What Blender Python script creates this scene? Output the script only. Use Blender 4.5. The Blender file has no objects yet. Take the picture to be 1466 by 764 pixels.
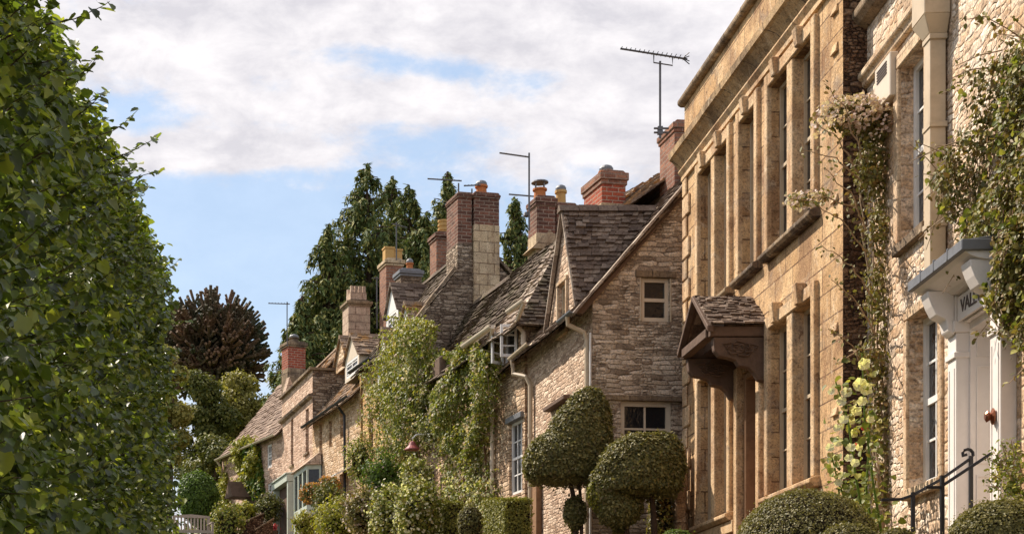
import bpy, math, random
import numpy as np
from mathutils import Vector, Matrix

random.seed(7)
RNG = np.random.default_rng(11)
sc = bpy.context.scene
COL = sc.collection
F, CX, HY = 2200.0, 400.0, 1000.0        # focal length in photo pixels, street's vanishing column, horizon row

# ------------------------------------------------------------------ camera
cam_d = bpy.data.cameras.new('camera')
cam = bpy.data.objects.new('camera', cam_d); COL.objects.link(cam)
cam.location = (0, 0, 0); cam.rotation_euler = (math.radians(90), 0, 0)
cam_d.sensor_width = 36.0; cam_d.lens = 36.0 * F / 1466.0
cam_d.shift_x = (733 - CX) / 1466.0
cam_d.shift_y = (HY - 382) / 1466.0
cam_d.clip_start = 0.1; cam_d.clip_end = 2000
sc.camera = cam
# ------------------------------------------------------------------ light
SUN_AZ, SUN_EL = 50.0, 47.0              # degrees left of the street's direction, degrees above the horizon
az, el = math.radians(SUN_AZ), math.radians(SUN_EL)
to_sun = Vector((-math.sin(az) * math.cos(el), math.cos(az) * math.cos(el), math.sin(el)))
sd = bpy.data.lights.new('sun', 'SUN'); sun = bpy.data.objects.new('sun', sd); COL.objects.link(sun)
sd.energy = 4.4; sd.angle = math.radians(0.5); sd.color = (1.0, 0.90, 0.78)
sun.rotation_euler = to_sun.to_track_quat('Z', 'Y').to_euler(); sun.location = (-30, 30, 50)
sc.view_settings.view_transform = 'Standard'; sc.view_settings.look = 'None'
sc.view_settings.exposure = 0.70; sc.view_settings.gamma = 1.0
sc.view_settings.use_curve_mapping = False

w = bpy.data.worlds.new('World'); sc.world = w; w.use_nodes = True
nt = w.node_tree; nt.nodes.clear()
def WN(t, **k):
    n = nt.nodes.new(t)
    for a, b in k.items(): setattr(n, a, b)
    return n
def wmath(op, a, b=None, c=None, clamp=False):
    n = WN('ShaderNodeMath', operation=op, use_clamp=clamp)
    for i, v in enumerate((a, b, c)):
        if v is None: continue
        if isinstance(v, (int, float)): n.inputs[i].default_value = v
        else: nt.links.new(v, n.inputs[i])
    return n.outputs[0]
sky = WN('ShaderNodeTexSky', sky_type='NISHITA', sun_disc=False)
sky.sun_elevation = el; sky.sun_rotation = -az; sky.air_density = 1.3; sky.dust_density = 1.2; sky.ozone_density = 1.5
tc = WN('ShaderNodeTexCoord'); sp = WN('ShaderNodeSeparateXYZ'); nt.links.new(tc.outputs['Generated'], sp.inputs[0])
den = wmath('MAXIMUM', sp.outputs[1], 0.15)
U = wmath('DIVIDE', sp.outputs[0], den); V = wmath('DIVIDE', sp.outputs[2], den)
cmb = WN('ShaderNodeCombineXYZ')
nt.links.new(wmath('MULTIPLY', U, 1.0), cmb.inputs[0]); nt.links.new(wmath('MULTIPLY', V, 2.3), cmb.inputs[1]); nt.links.new(sp.outputs[0], cmb.inputs[2])
def wnoise(scale, det, dist, rough=0.55):
    n = WN('ShaderNodeTexNoise'); n.inputs['Scale'].default_value = scale; n.inputs['Detail'].default_value = det
    n.inputs['Distortion'].default_value = dist; n.inputs['Roughness'].default_value = rough
    nt.links.new(cmb.outputs[0], n.inputs['Vector']); return n.outputs[0]
n1 = wnoise(7.5, 10, 0.25, 0.62); n2 = wnoise(26.0, 8, 0.15, 0.65)
fac = wmath('ADD', wmath('MULTIPLY', wmath('SUBTRACT', n1, 0.5), 1.5), wmath('MULTIPLY', wmath('SUBTRACT', n2, 0.5), 0.85))
# heaps of cloud (+) and clear stretches (-) in this part of the sky: direction, half extents, weight
for (px, py, rx, ry, wt) in [(545, 80, 95, 20, -0.60), (650, 100, 70, 14, -0.45), (760, 122, 60, 20, -0.62), (620, 200, 150, 22, -0.42), (300, 330, 330, 60, -0.75), (330, 430, 420, 70, -0.9), (200, 160, 110, 26, -0.42), (400, 120, 60, 14, -0.25), (450, 255, 130, 18, -.35),
                             (520, 150, 190, 26, 0.50), (290, 222, 150, 22, 1.15), (300, 60, 330, 50, 0.45), (800, 40, 420, 60, 0.35), (850, 190, 150, 50, 0.50), (400, 268, 120, 14, 0.45), (1000, 90, 160, 90, 0.25)]:
    du = wmath('MULTIPLY', wmath('SUBTRACT', U, (px - CX) / F), F / rx)
    dv = wmath('MULTIPLY', wmath('SUBTRACT', V, (HY - py) / F), F / ry)
    r2 = wmath('ADD', wmath('MULTIPLY', du, du), wmath('MULTIPLY', dv, dv))
    fac = wmath('ADD', fac, wmath('MULTIPLY', wmath('EXPONENT', wmath('MULTIPLY', r2, -0.6)), wt))
mr = WN('ShaderNodeMapRange', interpolation_type='SMOOTHSTEP'); nt.links.new(fac, mr.inputs[0])
mr.inputs[1].default_value = -0.34; mr.inputs[2].default_value = 0.26; mr.inputs[3].default_value = 0.16; mr.inputs[4].default_value = 0.97
cr = WN('ShaderNodeValToRGB'); nt.links.new(wnoise(14.0, 9, 0.2, 0.62), cr.inputs[0])
cr.color_ramp.elements[0].position = 0.35; cr.color_ramp.elements[0].color = (4.35, 4.2, 4.45, 1)
cr.color_ramp.elements[1].position = 0.62; cr.color_ramp.elements[1].color = (6.0, 5.75, 5.8, 1)
skm = WN('ShaderNodeMix', data_type='RGBA', blend_type='MIX'); skm.inputs[0].default_value = 0.5
nt.links.new(sky.outputs[0], skm.inputs[6]); skm.inputs[7].default_value = (2.3, 3.35, 4.9, 1)
mx = WN('ShaderNodeMix', data_type='RGBA'); nt.links.new(mr.outputs[0], mx.inputs[0]); nt.links.new(skm.outputs[2], mx.inputs[6]); nt.links.new(cr.outputs[0], mx.inputs[7])
bg = WN('ShaderNodeBackground'); bg.inputs[1].default_value = 0.108; nt.links.new(mx.outputs[2], bg.inputs[0])
wo = WN('ShaderNodeOutputWorld'); nt.links.new(bg.outputs[0], wo.inputs[0])

# ------------------------------------------------------------------ helpers: objects
def tag(o, label=None, cat=None, group=None, kind=None):
    if label: o['label'] = label
    if cat: o['category'] = cat
    if group: o['group'] = group
    if kind: o['kind'] = kind
    return o

class Frame:
    """local x = away from the street, local y = up the street along the front, z = height above the eye"""
    def __init__(s, X0, Y0, tx=0.0, zg=0.0):
        n = math.hypot(1, tx); s.X0, s.Y0, s.zg = X0, Y0, zg
        s.U = (tx / n, 1 / n); s.D = (1 / n, -tx / n); s.rot = -math.atan(tx); s.root = None
    def empty(s, name, label, cat, group=None):
        o = bpy.data.objects.new(name, None); COL.objects.link(o); o.empty_display_size = 0.3
        o.location = (s.X0, s.Y0, s.zg); o.rotation_euler = (0, 0, s.rot)
        s.root = tag(o, label, cat, group); return s
    def y(s, px, x=0.0):
        k = (px - CX) / F
        return (k * (s.Y0 + s.D[1] * x) - s.X0 - s.D[0] * x) / (s.U[0] - k * s.U[1])
    def yw(s, Y, x=0.0): return (Y - s.Y0 - s.D[1] * x) / s.U[1]
    def x(s, px, y):
        k = (px - CX) / F
        return (k * (s.Y0 + s.U[1] * y) - s.X0 - s.U[0] * y) / (s.D[0] - k * s.D[1])
    def world(s, x, y, z): return (s.X0 + s.U[0] * y + s.D[0] * x, s.Y0 + s.U[1] * y + s.D[1] * x, z)
    def z(s, py, y, x=0.0): return (HY - py) * (s.Y0 + s.U[1] * y + s.D[1] * x) / F
    def local(s, X, Y):
        dx, dy = X - s.X0, Y - s.Y0
        return dx * s.D[0] + dy * s.D[1], dx * s.U[0] + dy * s.U[1]

def at(px, py, Y): return ((px - CX) * Y / F, Y, (HY - py) * Y / F)

class MB:
    def __init__(s): s.v = []; s.f = []
    def quad(s, *p):
        b = len(s.v); s.v += [tuple(q) for q in p]; s.f.append(tuple(range(b, b + len(p)))); return s
    def box(s, x0, x1, y0, y1, z0, z1):
        b = len(s.v)
        s.v += [(x0, y0, z0), (x1, y0, z0), (x1, y1, z0), (x0, y1, z0), (x0, y0, z1), (x1, y0, z1), (x1, y1, z1), (x0, y1, z1)]
        s.f += [(b, b+3, b+2, b+1), (b+4, b+5, b+6, b+7), (b, b+1, b+5, b+4), (b+1, b+2, b+6, b+5), (b+2, b+3, b+7, b+6), (b+3, b, b+4, b+7)]
        return s
    def hexa(s, P):
        b = len(s.v); s.v += [tuple(p) for p in P]
        s.f += [(b, b+3, b+2, b+1), (b+4, b+5, b+6, b+7), (b, b+1, b+5, b+4), (b+1, b+2, b+6, b+5), (b+2, b+3, b+7, b+6), (b+3, b, b+4, b+7)]
        return s
    def prism(s, poly, axis, a0, a1):
        """poly = 2-D outline; axis 'x': poly in (y,z); 'y': poly in (x,z); 'z': poly in (x,y)"""
        def m(p, a):
            return (a, p[0], p[1]) if axis == 'x' else ((p[0], a, p[1]) if axis == 'y' else (p[0], p[1], a))
        b = len(s.v); n = len(poly)
        s.v += [m(p, a0) for p in poly] + [m(p, a1) for p in poly]
        s.f.append(tuple(range(b, b + n))); s.f.append(tuple(range(b + 2*n - 1, b + n - 1, -1)))
        for i in range(n):
            j = (i + 1) % n; s.f.append((b + i, b + n + i, b + n + j, b + j))
        return s
    def tube(s, pts, r, seg=6, r2=None, cap=True):
        pts = [Vector(p) for p in pts]; n = len(pts); b = len(s.v)
        for i, p in enumerate(pts):
            t = (pts[min(i+1, n-1)] - pts[max(i-1, 0)])
            t = t.normalized() if t.length > 1e-9 else Vector((0, 0, 1))
            ref = Vector((0, 0, 1)) if abs(t.z) < 0.9 else Vector((1, 0, 0))
            a = t.cross(ref).normalized(); c = t.cross(a)
            rr = r if r2 is None else r + (r2 - r) * i / max(1, n - 1)
            for k in range(seg):
                an = 2 * math.pi * k / seg
                s.v.append(tuple(p + a * (rr * math.cos(an)) + c * (rr * math.sin(an))))
        for i in range(n - 1):
            for k in range(seg):
                k2 = (k + 1) % seg
                s.f.append((b + i*seg + k, b + i*seg + k2, b + (i+1)*seg + k2, b + (i+1)*seg + k))
        if cap:
            s.f.append(tuple(b + k for k in range(seg - 1, -1, -1))); s.f.append(tuple(b + (n-1)*seg + k for k in range(seg)))
        return s
    def lathe(s, cx, cy, prof, seg=14):
        b = len(s.v)
        for r, z in prof:
            for k in range(seg):
                an = 2 * math.pi * k / seg; s.v.append((cx + r * math.cos(an), cy + r * math.sin(an), z))
        for i in range(len(prof) - 1):
            for k in range(seg):
                k2 = (k + 1) % seg; s.f.append((b + i*seg + k, b + i*seg + k2, b + (i+1)*seg + k2, b + (i+1)*seg + k))
        s.f.append(tuple(b + k for k in range(seg - 1, -1, -1))); s.f.append(tuple(b + (len(prof)-1)*seg + k for k in range(seg)))
        return s
    def build(s, name, mat, parent=None, zg=0.0, off=(0, 0, 0), smooth=False, bevel=0, recalc=True):
        me = bpy.data.meshes.new(name)
        me.from_pydata([(a - off[0], b - off[1], c - zg - off[2]) for a, b, c in s.v], [], s.f); me.update()
        if recalc:
            import bmesh
            bm = bmesh.new(); bm.from_mesh(me); bmesh.ops.recalc_face_normals(bm, faces=bm.faces); bm.to_mesh(me); bm.free()
        me.materials.append(mat)
        o = bpy.data.objects.new(name, me); COL.objects.link(o)
        if parent: o.parent = parent
        if smooth:
            for p in me.polygons: p.use_smooth = True
        if bevel:
            m = o.modifiers.new('bevel', 'BEVEL'); m.width = bevel; m.segments = 1; m.limit_method = 'ANGLE'
        return o

# ------------------------------------------------------------------ helpers: materials
class NT:
    def __init__(s, name):
        s.m = bpy.data.materials.new(name); s.m.use_nodes = True; s.t = s.m.node_tree; s.t.nodes.clear()
        s.out = s.n('ShaderNodeOutputMaterial'); s.b = s.n('ShaderNodeBsdfPrincipled'); s.l(s.b.outputs[0], s.out.inputs[0])
    def n(s, t, **k):
        x = s.t.nodes.new(t)
        for a, b in k.items(): setattr(x, a, b)
        return x
    def l(s, a, b): s.t.links.new(a, b)
    def setv(s, inp, v):
        if isinstance(v, (int, float)): inp.default_value = v
        elif isinstance(v, tuple): inp.default_value = v if len(v) == 4 or inp.type == 'VECTOR' else (*v, 1)
        else: s.l(v, inp)
    def math(s, op, a, b=0.0, clamp=False):
        x = s.n('ShaderNodeMath', operation=op, use_clamp=clamp); s.setv(x.inputs[0], a); s.setv(x.inputs[1], b); return x.outputs[0]
    def mix(s, f, a, b, mode='MIX'):
        x = s.n('ShaderNodeMix', data_type='RGBA', blend_type=mode); s.setv(x.inputs[0], f); s.setv(x.inputs[6], a); s.setv(x.inputs[7], b); return x.outputs[2]
    def noise(s, vec, scale, det=4, rough=0.6, dist=0.0, col=False):
        x = s.n('ShaderNodeTexNoise'); s.l(vec, x.inputs['Vector'])
        x.inputs['Scale'].default_value = scale; x.inputs['Detail'].default_value = det; x.inputs['Roughness'].default_value = rough; x.inputs['Distortion'].default_value = dist
        return x.outputs[1 if col else 0]
    def ramp(s, f, stops, interp='LINEAR'):
        x = s.n('ShaderNodeValToRGB'); s.l(f, x.inputs[0]); r = x.color_ramp; r.interpolation = interp
        while len(r.elements) < len(stops): r.elements.new(0.5)
        for e, (p, c) in zip(r.elements, stops):
            e.position = p; e.color = (*c, 1) if len(c) == 3 else c
        return x.outputs[0]
    def rng(s, f, a, b, c=0.0, d=1.0):
        x = s.n('ShaderNodeMapRange'); s.l(f, x.inputs[0])
        for i, v in enumerate((a, b, c, d)): x.inputs[i+1].default_value = v
        return x.outputs[0]
    def obj(s): return s.n('ShaderNodeTexCoord').outputs['Object']
    def bump(s, h, dist, strength=1.0):
        x = s.n('ShaderNodeBump'); s.l(h, x.inputs['Height']); x.inputs['Distance'].default_value = dist; x.inputs['Strength'].default_value = strength
        s.l(x.outputs[0], s.b.inputs['Normal'])
    def done(s, col=None, rough=None, spec=None):
        if col is not None: s.setv(s.b.inputs['Base Color'], col)
        if rough is not None: s.setv(s.b.inputs['Roughness'], rough)
        if spec is not None: s.b.inputs['Specular IOR Level'].default_value = spec
        return s.m

def wall_uv(t, wob=0.02, ws=3.0):
    """(x+y, z) of the house's own frame, so courses stay level on the front and on the gable end"""
    o = t.obj()
    nz = t.noise(o, ws, 2, 0.5, 0, True)
    off = t.n('ShaderNodeVectorMath', operation='SUBTRACT'); t.l(nz, off.inputs[0]); off.inputs[1].default_value = (.5, .5, .5)
    sca = t.n('ShaderNodeVectorMath', operation='SCALE'); t.l(off.outputs[0], sca.inputs[0]); sca.inputs[3].default_value = wob * 2
    ad = t.n('ShaderNodeVectorMath', operation='ADD'); t.l(o, ad.inputs[0]); t.l(sca.outputs[0], ad.inputs[1])
    s = t.n('ShaderNodeSeparateXYZ'); t.l(ad.outputs[0], s.inputs[0])
    c = t.n('ShaderNodeCombineXYZ'); t.l(t.math('ADD', s.outputs[0], s.outputs[1]), c.inputs[0]); t.l(s.outputs[2], c.inputs[1])
    return o, c.outputs[0]

def bricks(t, uv, w, h, mortar, c1, c2, cm, off=0.5, smooth=0.25, bias=0.0):
    b = t.n('ShaderNodeTexBrick'); t.l(uv, b.inputs['Vector']); b.offset = off; b.offset_frequency = 2; b.squash = 1.0
    t.setv(b.inputs['Color1'], c1); t.setv(b.inputs['Color2'], c2); t.setv(b.inputs['Mortar'], cm)
    b.inputs['Scale'].default_value = 1.0; b.inputs['Mortar Size'].default_value = mortar; b.inputs['Mortar Smooth'].default_value = smooth
    b.inputs['Bias'].default_value = bias; b.inputs['Brick Width'].default_value = w; b.inputs['Row Height'].default_value = h
    return b.outputs[0], b.outputs[1]

def rubble(name, c1, c2, c3, cm, w=0.30, h=0.11, wob=0.035, bumpd=0.03, stain=(0.08, 0.06, 0.05), stain_amt=0.35, mortar=0.012, contrast=1.0):
    t = NT(name); o, uv = wall_uv(t, wob * .55, 3.5)
    sx = t.n('ShaderNodeSeparateXYZ'); t.l(uv, sx.inputs[0])
    def cells(w, h, seed):
        v = t.math('MULTIPLY', sx.outputs[1], 1 / h); row = t.math('FLOOR', v)
        u = t.math('ADD', t.math('MULTIPLY', sx.outputs[0], 1 / w), t.math('MULTIPLY', t.math('SINE', t.math('MULTIPLY', row, 12.7 + seed)), 3.1))
        c = t.n('ShaderNodeCombineXYZ'); t.l(u, c.inputs[0]); t.l(v, c.inputs[1]); c.inputs[2].default_value = seed
        a = t.n('ShaderNodeTexVoronoi', voronoi_dimensions='2D', feature='F1'); t.l(c.outputs[0], a.inputs['Vector']); a.inputs['Scale'].default_value = 1; a.inputs['Randomness'].default_value = .45
        e = t.n('ShaderNodeTexVoronoi', voronoi_dimensions='2D', feature='DISTANCE_TO_EDGE'); t.l(c.outputs[0], e.inputs['Vector']); e.inputs['Scale'].default_value = 1; e.inputs['Randomness'].default_value = .45
        s_ = t.n('ShaderNodeSeparateColor'); t.l(a.outputs['Color'], s_.inputs[0])
        return s_.outputs[0], s_.outputs[1], e.outputs['Distance']
    rA, gA, dA = cells(w * .80, h * .80, 0.0); rB, gB, dB = cells(w * .45, h * .50, 1.7)
    wob = wob * .5
    sel = t.rng(t.noise(o, 1.5, 2), 0.50, 0.52)
    r = t.n('ShaderNodeMix'); t.l(sel, r.inputs[0]); t.l(rA, r.inputs[2]); t.l(rB, r.inputs[3])
    g = t.n('ShaderNodeMix'); t.l(sel, g.inputs[0]); t.l(dA, g.inputs[2]); t.l(dB, g.inputs[3])
    dk = tuple(v * .62 for v in c2); lt = tuple(min(.85, v * 1.18) for v in c3)
    col = t.ramp(r.outputs[0], [(0.0, dk), (.25, c2), (.5, c1), (.75, c3), (1.0, lt)])
    big = t.noise(o, 0.9, 5, .65); fine = t.noise(o, 34, 5, 0.75); mid = t.noise(o, 8, 5, 0.7)
    col = t.mix(t.rng(mid, 0.45, 0.7, 0, 0.6), col, c1)
    col = t.mix(t.rng(big, 0.48, 0.70, 0, stain_amt), col, stain)
    mo = t.math('MULTIPLY', t.rng(g.outputs[0], 0.015, 0.07 + mortar * 3, 1.0, 0.0), t.rng(t.noise(o, 5, 3), .35, .6, .25, .95))
    col = t.mix(mo, col, cm)
    col = t.mix(1.0, col, t.ramp(fine, [(0.32, (0.28, 0.25, 0.24)), (0.47, (.95, .95, .95)), (0.68, (1.6, 1.55, 1.45))]), 'MULTIPLY')
    dm = t.noise(o, 3.3, 6, .75, .5); col = t.mix(t.rng(dm, .54, .66, 0, .55), col, tuple(v * .35 for v in c2))
    hgt = t.math('ADD', t.math('MULTIPLY', t.rng(g.outputs[0], 0.0, 0.22), 0.8), t.math('ADD', t.math('MULTIPLY', mid, 0.9), t.math('ADD', t.math('MULTIPLY', fine, 0.5), t.math('MULTIPLY', r.outputs[0], .3))))
    t.bump(hgt, bumpd, 1.0)
    return t.done(col, 0.93, 0.15)

def ashlar(name, c1, c2, cm, w=0.62, h=0.30, stain=(0.16, 0.08, 0.04), stain_amt=0.5, bumpd=0.012, joints=True, streak=True):
    t = NT(name); o, uv = wall_uv(t, 0.006, 2.0)
    col, fac = bricks(t, uv, w, h, 0.009, c1, c2, cm if joints else c1, 0.42, 0.1)
    big = t.noise(o, 1.3, 5, 0.6, 0.4); fine = t.noise(o, 40, 5, 0.7); mid = t.noise(o, 6, 6, 0.7, 0.3)
    mp = t.n('ShaderNodeMapping'); t.l(o, mp.inputs[0]); mp.inputs['Scale'].default_value = (5, 5, 0.7)
    st = t.noise(mp.outputs[0], 1.6, 5, 0.65)
    col = t.mix(t.rng(mid, 0.45, 0.68, 0, 0.5), col, c2)
    col = t.mix(t.rng(big, 0.46, 0.62, 0, stain_amt), col, stain)
    col = t.mix(t.rng(t.noise(o, 3.1, 6, .75, .8), .56, .66, 0, .5), col, (0.74, 0.60, 0.43))
    if streak: col = t.mix(t.rng(st, 0.50, 0.72, 0, 0.55), col, (stain[0]*1.3, stain[1]*1.3, stain[2]*1.3))
    col = t.mix(t.rng(st, 0.28, 0.42, 0.35, 0.0), col, (0.74, 0.60, 0.44))
    gw = t.noise(o, 2.0, 7, .78, .7); col = t.mix(t.rng(gw, .52, .64, 0, .6), col, (.24, .19, .145))
    pit = t.noise(o, 11, 6, .8, .6); col = t.mix(t.rng(pit, .56, .64, 0, .7), col, (stain[0]*.6, stain[1]*.55, stain[2]*.5))
    col = t.mix(1.0, col, t.ramp(fine, [(0.30, (0.38, 0.33, 0.28)), (0.47, (1, 1, 1)), (0.7, (1.4, 1.36, 1.3))]), 'MULTIPLY')
    t.bump(t.math('ADD', t.math('MULTIPLY', fac, -0.6 if joints else 0.0), t.math('ADD', t.math('MULTIPLY', mid, 1.0), t.math('MULTIPLY', fine, 0.4))), bumpd, 1.0)
    return t.done(col, 0.9, 0.2)

def slate_mat(name, cols, lichen=(0.45, 0.40, 0.28), amt=0.4, moss=None):
    t = NT(name); o = t.obj()
    r = t.n('ShaderNodeNewGeometry').outputs['Random Per Island']
    n = len(cols); col = t.ramp(r, [(i / max(1, n - 1), c) for i, c in enumerate(cols)])
    fine = t.noise(o, 30, 5, 0.7); mid = t.noise(o, 9, 5, 0.7)
    col = t.mix(t.rng(mid, 0.56, 0.66, 0, amt), col, lichen)
    if moss: col = t.mix(t.rng(t.noise(o, 2.2, 5, 0.7), 0.5, 0.62, 0, 0.8), col, moss)
    col = t.mix(1.0, col, t.ramp(fine, [(0.3, (0.45, 0.45, 0.45)), (0.5, (1, 1, 1)), (0.7, (1.3, 1.3, 1.3))]), 'MULTIPLY')
    t.bump(t.math('ADD', mid, t.math('MULTIPLY', fine, 0.5)), 0.015, 1.0)
    return t.done(col, 0.88, 0.2)

def plain(name, c, rough=0.6, dirt=0.25, spec=0.4, scale=8, metal=0.0, bumpd=0.0):
    t = NT(name); o = t.obj(); n = t.noise(o, scale, 5, 0.65)
    col = t.mix(t.rng(n, 0.45, 0.75, 0, dirt), c, (c[0]*0.35, c[1]*0.32, c[2]*0.28))
    t.b.inputs['Metallic'].default_value = metal
    if bumpd: t.bump(n, bumpd)
    return t.done(col, rough, spec)

def foliage(name, cols, trans=0.35, rough=0.45, spec=0.35):
    rough = max(rough, .52) if name != 'lime_leaves' else rough; spec = min(spec, .28) if name != 'lime_leaves' else spec
    t = NT(name)
    r = t.n('ShaderNodeNewGeometry').outputs['Random Per Island']
    n = len(cols); col = t.ramp(r, [(i / max(1, n - 1), c) for i, c in enumerate(cols)])
    t.done(col, rough, spec)
    tr = t.n('ShaderNodeBsdfTranslucent'); t.l(t.mix(1.0, col, (1.35, 1.45, 0.7), 'MULTIPLY'), tr.inputs[0])
    ms = t.n('ShaderNodeMixShader'); ms.inputs[0].default_value = trans
    t.l(t.b.outputs[0], ms.inputs[1]); t.l(tr.outputs[0], ms.inputs[2]); t.l(ms.outputs[0], t.out.inputs[0])
    return t.m

M = {}
M['ashA'] = ashlar('golden_ashlar', (0.47, 0.285, 0.135), (0.66, 0.445, 0.24), (0.12, 0.065, 0.035), stain=(0.20, 0.105, 0.055), stain_amt=.7, bumpd=.022)
M['trimA'] = ashlar('golden_dressed_stone', (0.56, 0.375, 0.20), (0.66, 0.475, 0.29), (0.3, 0.18, 0.1), 0.9, 0.7, (0.24, 0.115, 0.055), 0.55, 0.012, False)
M['coping'] = ashlar('weathered_coping', (0.20, 0.14, 0.09), (0.32, 0.23, 0.14), (0.06, 0.04, 0.03), 0.9, 0.6, (0.05, 0.035, 0.03), 0.75, 0.02)
M['corniceA'] = ashlar('stained_cornice_stone', (0.36, 0.23, 0.12), (0.48, 0.33, 0.18), (0.06, 0.04, 0.03), 0.9, 0.6, (0.07, 0.045, 0.03), 0.6, 0.015)
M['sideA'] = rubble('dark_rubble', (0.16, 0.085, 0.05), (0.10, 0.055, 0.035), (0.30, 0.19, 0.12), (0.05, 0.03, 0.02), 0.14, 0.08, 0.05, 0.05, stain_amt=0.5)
M['rubB'] = rubble('peach_rubble', (0.66, 0.51, 0.38), (0.58, 0.41, 0.27), (0.74, 0.62, 0.50), (0.56, 0.42, 0.30), 0.27, 0.13, 0.12, 0.018, (0.46, 0.25, 0.11), 0.7, 0.008)
M['trimB'] = ashlar('pale_dressed_stone', (0.55, 0.40, 0.25), (0.62, 0.48, 0.33), (0.3, 0.2, 0.12), 0.9, 0.6, (0.30, 0.15, 0.07), 0.45, 0.01)
M['rubC'] = rubble('brown_rubble', (0.50, 0.395, 0.295), (0.34, 0.255, 0.185), (0.66, 0.545, 0.43), (0.22, 0.16, 0.12), 0.32, 0.095, 0.05, 0.026, (0.20, 0.13, 0.09), 0.4, 0.006)
M['rubCf'] = rubble('pink_rubble', (0.58, 0.42, 0.30), (0.48, 0.33, 0.23), (0.68, 0.53, 0.40), (0.40, 0.27, 0.19), 0.32, 0.10, 0.03, 0.02, (0.34, 0.2, 0.13), 0.3, 0.012)
M['rubD'] = rubble('warm_rubble', (0.56, 0.40, 0.26), (0.42, 0.27, 0.17), (0.66, 0.50, 0.35), (0.24, 0.15, 0.10), 0.30, 0.105, 0.03, 0.028, (0.30, 0.17, 0.10), 0.4, 0.014)
M['ochre'] = rubble('ochre_rubble', (0.58, 0.38, 0.18), (0.50, 0.30, 0.13), (0.66, 0.47, 0.26), (0.34, 0.2, 0.1), 0.32, 0.12, 0.03, 0.02, (0.30, 0.15, 0.07), 0.4)
M['tanF'] = rubble('tan_rubble', (0.60, 0.42, 0.26), (0.52, 0.34, 0.20), (0.68, 0.52, 0.37), (0.38, 0.25, 0.16), 0.32, 0.12, 0.03, 0.02, (0.36, 0.2, 0.11), 0.35)
M['pinkG'] = rubble('rose_rubble', (0.58, 0.40, 0.29), (0.50, 0.33, 0.24), (0.66, 0.49, 0.38), (0.40, 0.27, 0.2), 0.34, 0.13, 0.02, 0.015, (0.38, 0.22, 0.15), 0.3)
M['darkrub'] = rubble('shaded_gable_rubble', (0.33, 0.25, 0.18), (0.22, 0.155, 0.11), (0.42, 0.33, 0.25), (0.09, 0.06, 0.045), 0.30, 0.11, 0.04, 0.04)  # darkened rubble for gables and stacks, shade put into the colour
M['slate'] = slate_mat('stone_slates', [(0.075, 0.050, 0.038), (0.17, 0.118, 0.086), (0.105, 0.072, 0.054), (0.29, 0.215, 0.16), (0.13, 0.09, 0.066)], (0.34, 0.27, 0.20), 0.4)
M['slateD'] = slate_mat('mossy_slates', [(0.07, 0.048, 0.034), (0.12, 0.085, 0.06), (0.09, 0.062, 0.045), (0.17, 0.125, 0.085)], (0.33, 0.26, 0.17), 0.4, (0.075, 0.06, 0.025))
M['slateL'] = slate_mat('sunlit_slates', [(0.26, 0.195, 0.145), (0.38, 0.295, 0.225), (0.18, 0.13, 0.095), (0.50, 0.41, 0.32)], (0.50, 0.42, 0.34), 0.4)  # clean slates, paled further by sunlight put into the colour
M['slateG'] = slate_mat('lichen_slates', [(0.21, 0.145, 0.10), (0.29, 0.205, 0.145), (0.14, 0.095, 0.068), (0.38, 0.28, 0.20)], (0.40, 0.22, 0.06), 0.6, (0.34, 0.16, 0.03))
M['slateH'] = slate_mat('rosy_slates', [(0.22, 0.15, 0.11), (0.30, 0.21, 0.155), (0.16, 0.105, 0.078), (0.38, 0.28, 0.21)], (0.50, 0.42, 0.32), 0.4)
def brickm(name, c1, c2, cm, w=0.225, h=0.078, m=0.009, dark=0.3):
    t = NT(name); o, uv = wall_uv(t, 0.004, 5)
    col, fac = bricks(t, uv, w, h, m, c1, c2, cm, 0.5, 0.1)
    fine = t.noise(o, 30, 5, 0.7); mid = t.noise(o, 4, 5, 0.7)
    col = t.mix(t.rng(mid, 0.45, 0.72, 0, dark), col, (0.05, 0.03, 0.025))
    col = t.mix(1.0, col, t.ramp(fine, [(0.3, (0.55, 0.5, 0.5)), (0.5, (1, 1, 1)), (0.72, (1.4, 1.35, 1.3))]), 'MULTIPLY')
    t.bump(t.math('ADD', t.math('MULTIPLY', fac, -1.0), t.math('MULTIPLY', fine, 0.5)), 0.015)
    return t.done(col, 0.9, 0.2)
M['brick'] = brickm('red_brick', (0.42, 0.10, 0.05), (0.30, 0.065, 0.04), (0.42, 0.30, 0.22))
M['brickdk'] = brickm('sooty_brick', (0.24, 0.105, 0.07), (0.12, 0.058, 0.042), (0.34, 0.25, 0.19), dark=0.5)
M['brickbr'] = brickm('brown_brick', (0.36, 0.17, 0.105), (0.22, 0.10, 0.065), (0.30, 0.22, 0.17), dark=0.4)
M['chim'] = ashlar('chimney_ashlar', (0.52, 0.38, 0.23), (0.58, 0.45, 0.30), (0.16, 0.1, 0.06), 0.36, 0.24, (0.2, 0.12, 0.07), 0.35, 0.015)
M['chimcream'] = ashlar('chimney_cream', (0.50, 0.36, 0.26), (0.56, 0.42, 0.32), (0.24, 0.16, 0.12), 0.3, 0.2, (0.22, 0.14, 0.1), 0.3, 0.01)
M['terra'] = plain('terracotta', (0.48, 0.17, 0.06), 0.8, 0.4, 0.2, 12)
M['buffpot'] = plain('buff_clay', (0.55, 0.33, 0.12), 0.8, 0.35, 0.2, 12)
M['lead'] = plain('grey_lead', (0.19, 0.19, 0.20), 0.5, 0.4, 0.4, 14, 0.3)
M['iron'] = plain('black_iron', (0.022, 0.02, 0.022), 0.45, 0.3, 0.4, 20, 0.3)
M['alu'] = plain('dull_aluminium', (0.13, 0.12, 0.12), 0.45, 0.4, 0.5, 20, 0.5)
M['white'] = plain('white_paint', (0.80, 0.77, 0.73), 0.45, 0.12, 0.4, 6)
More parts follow.
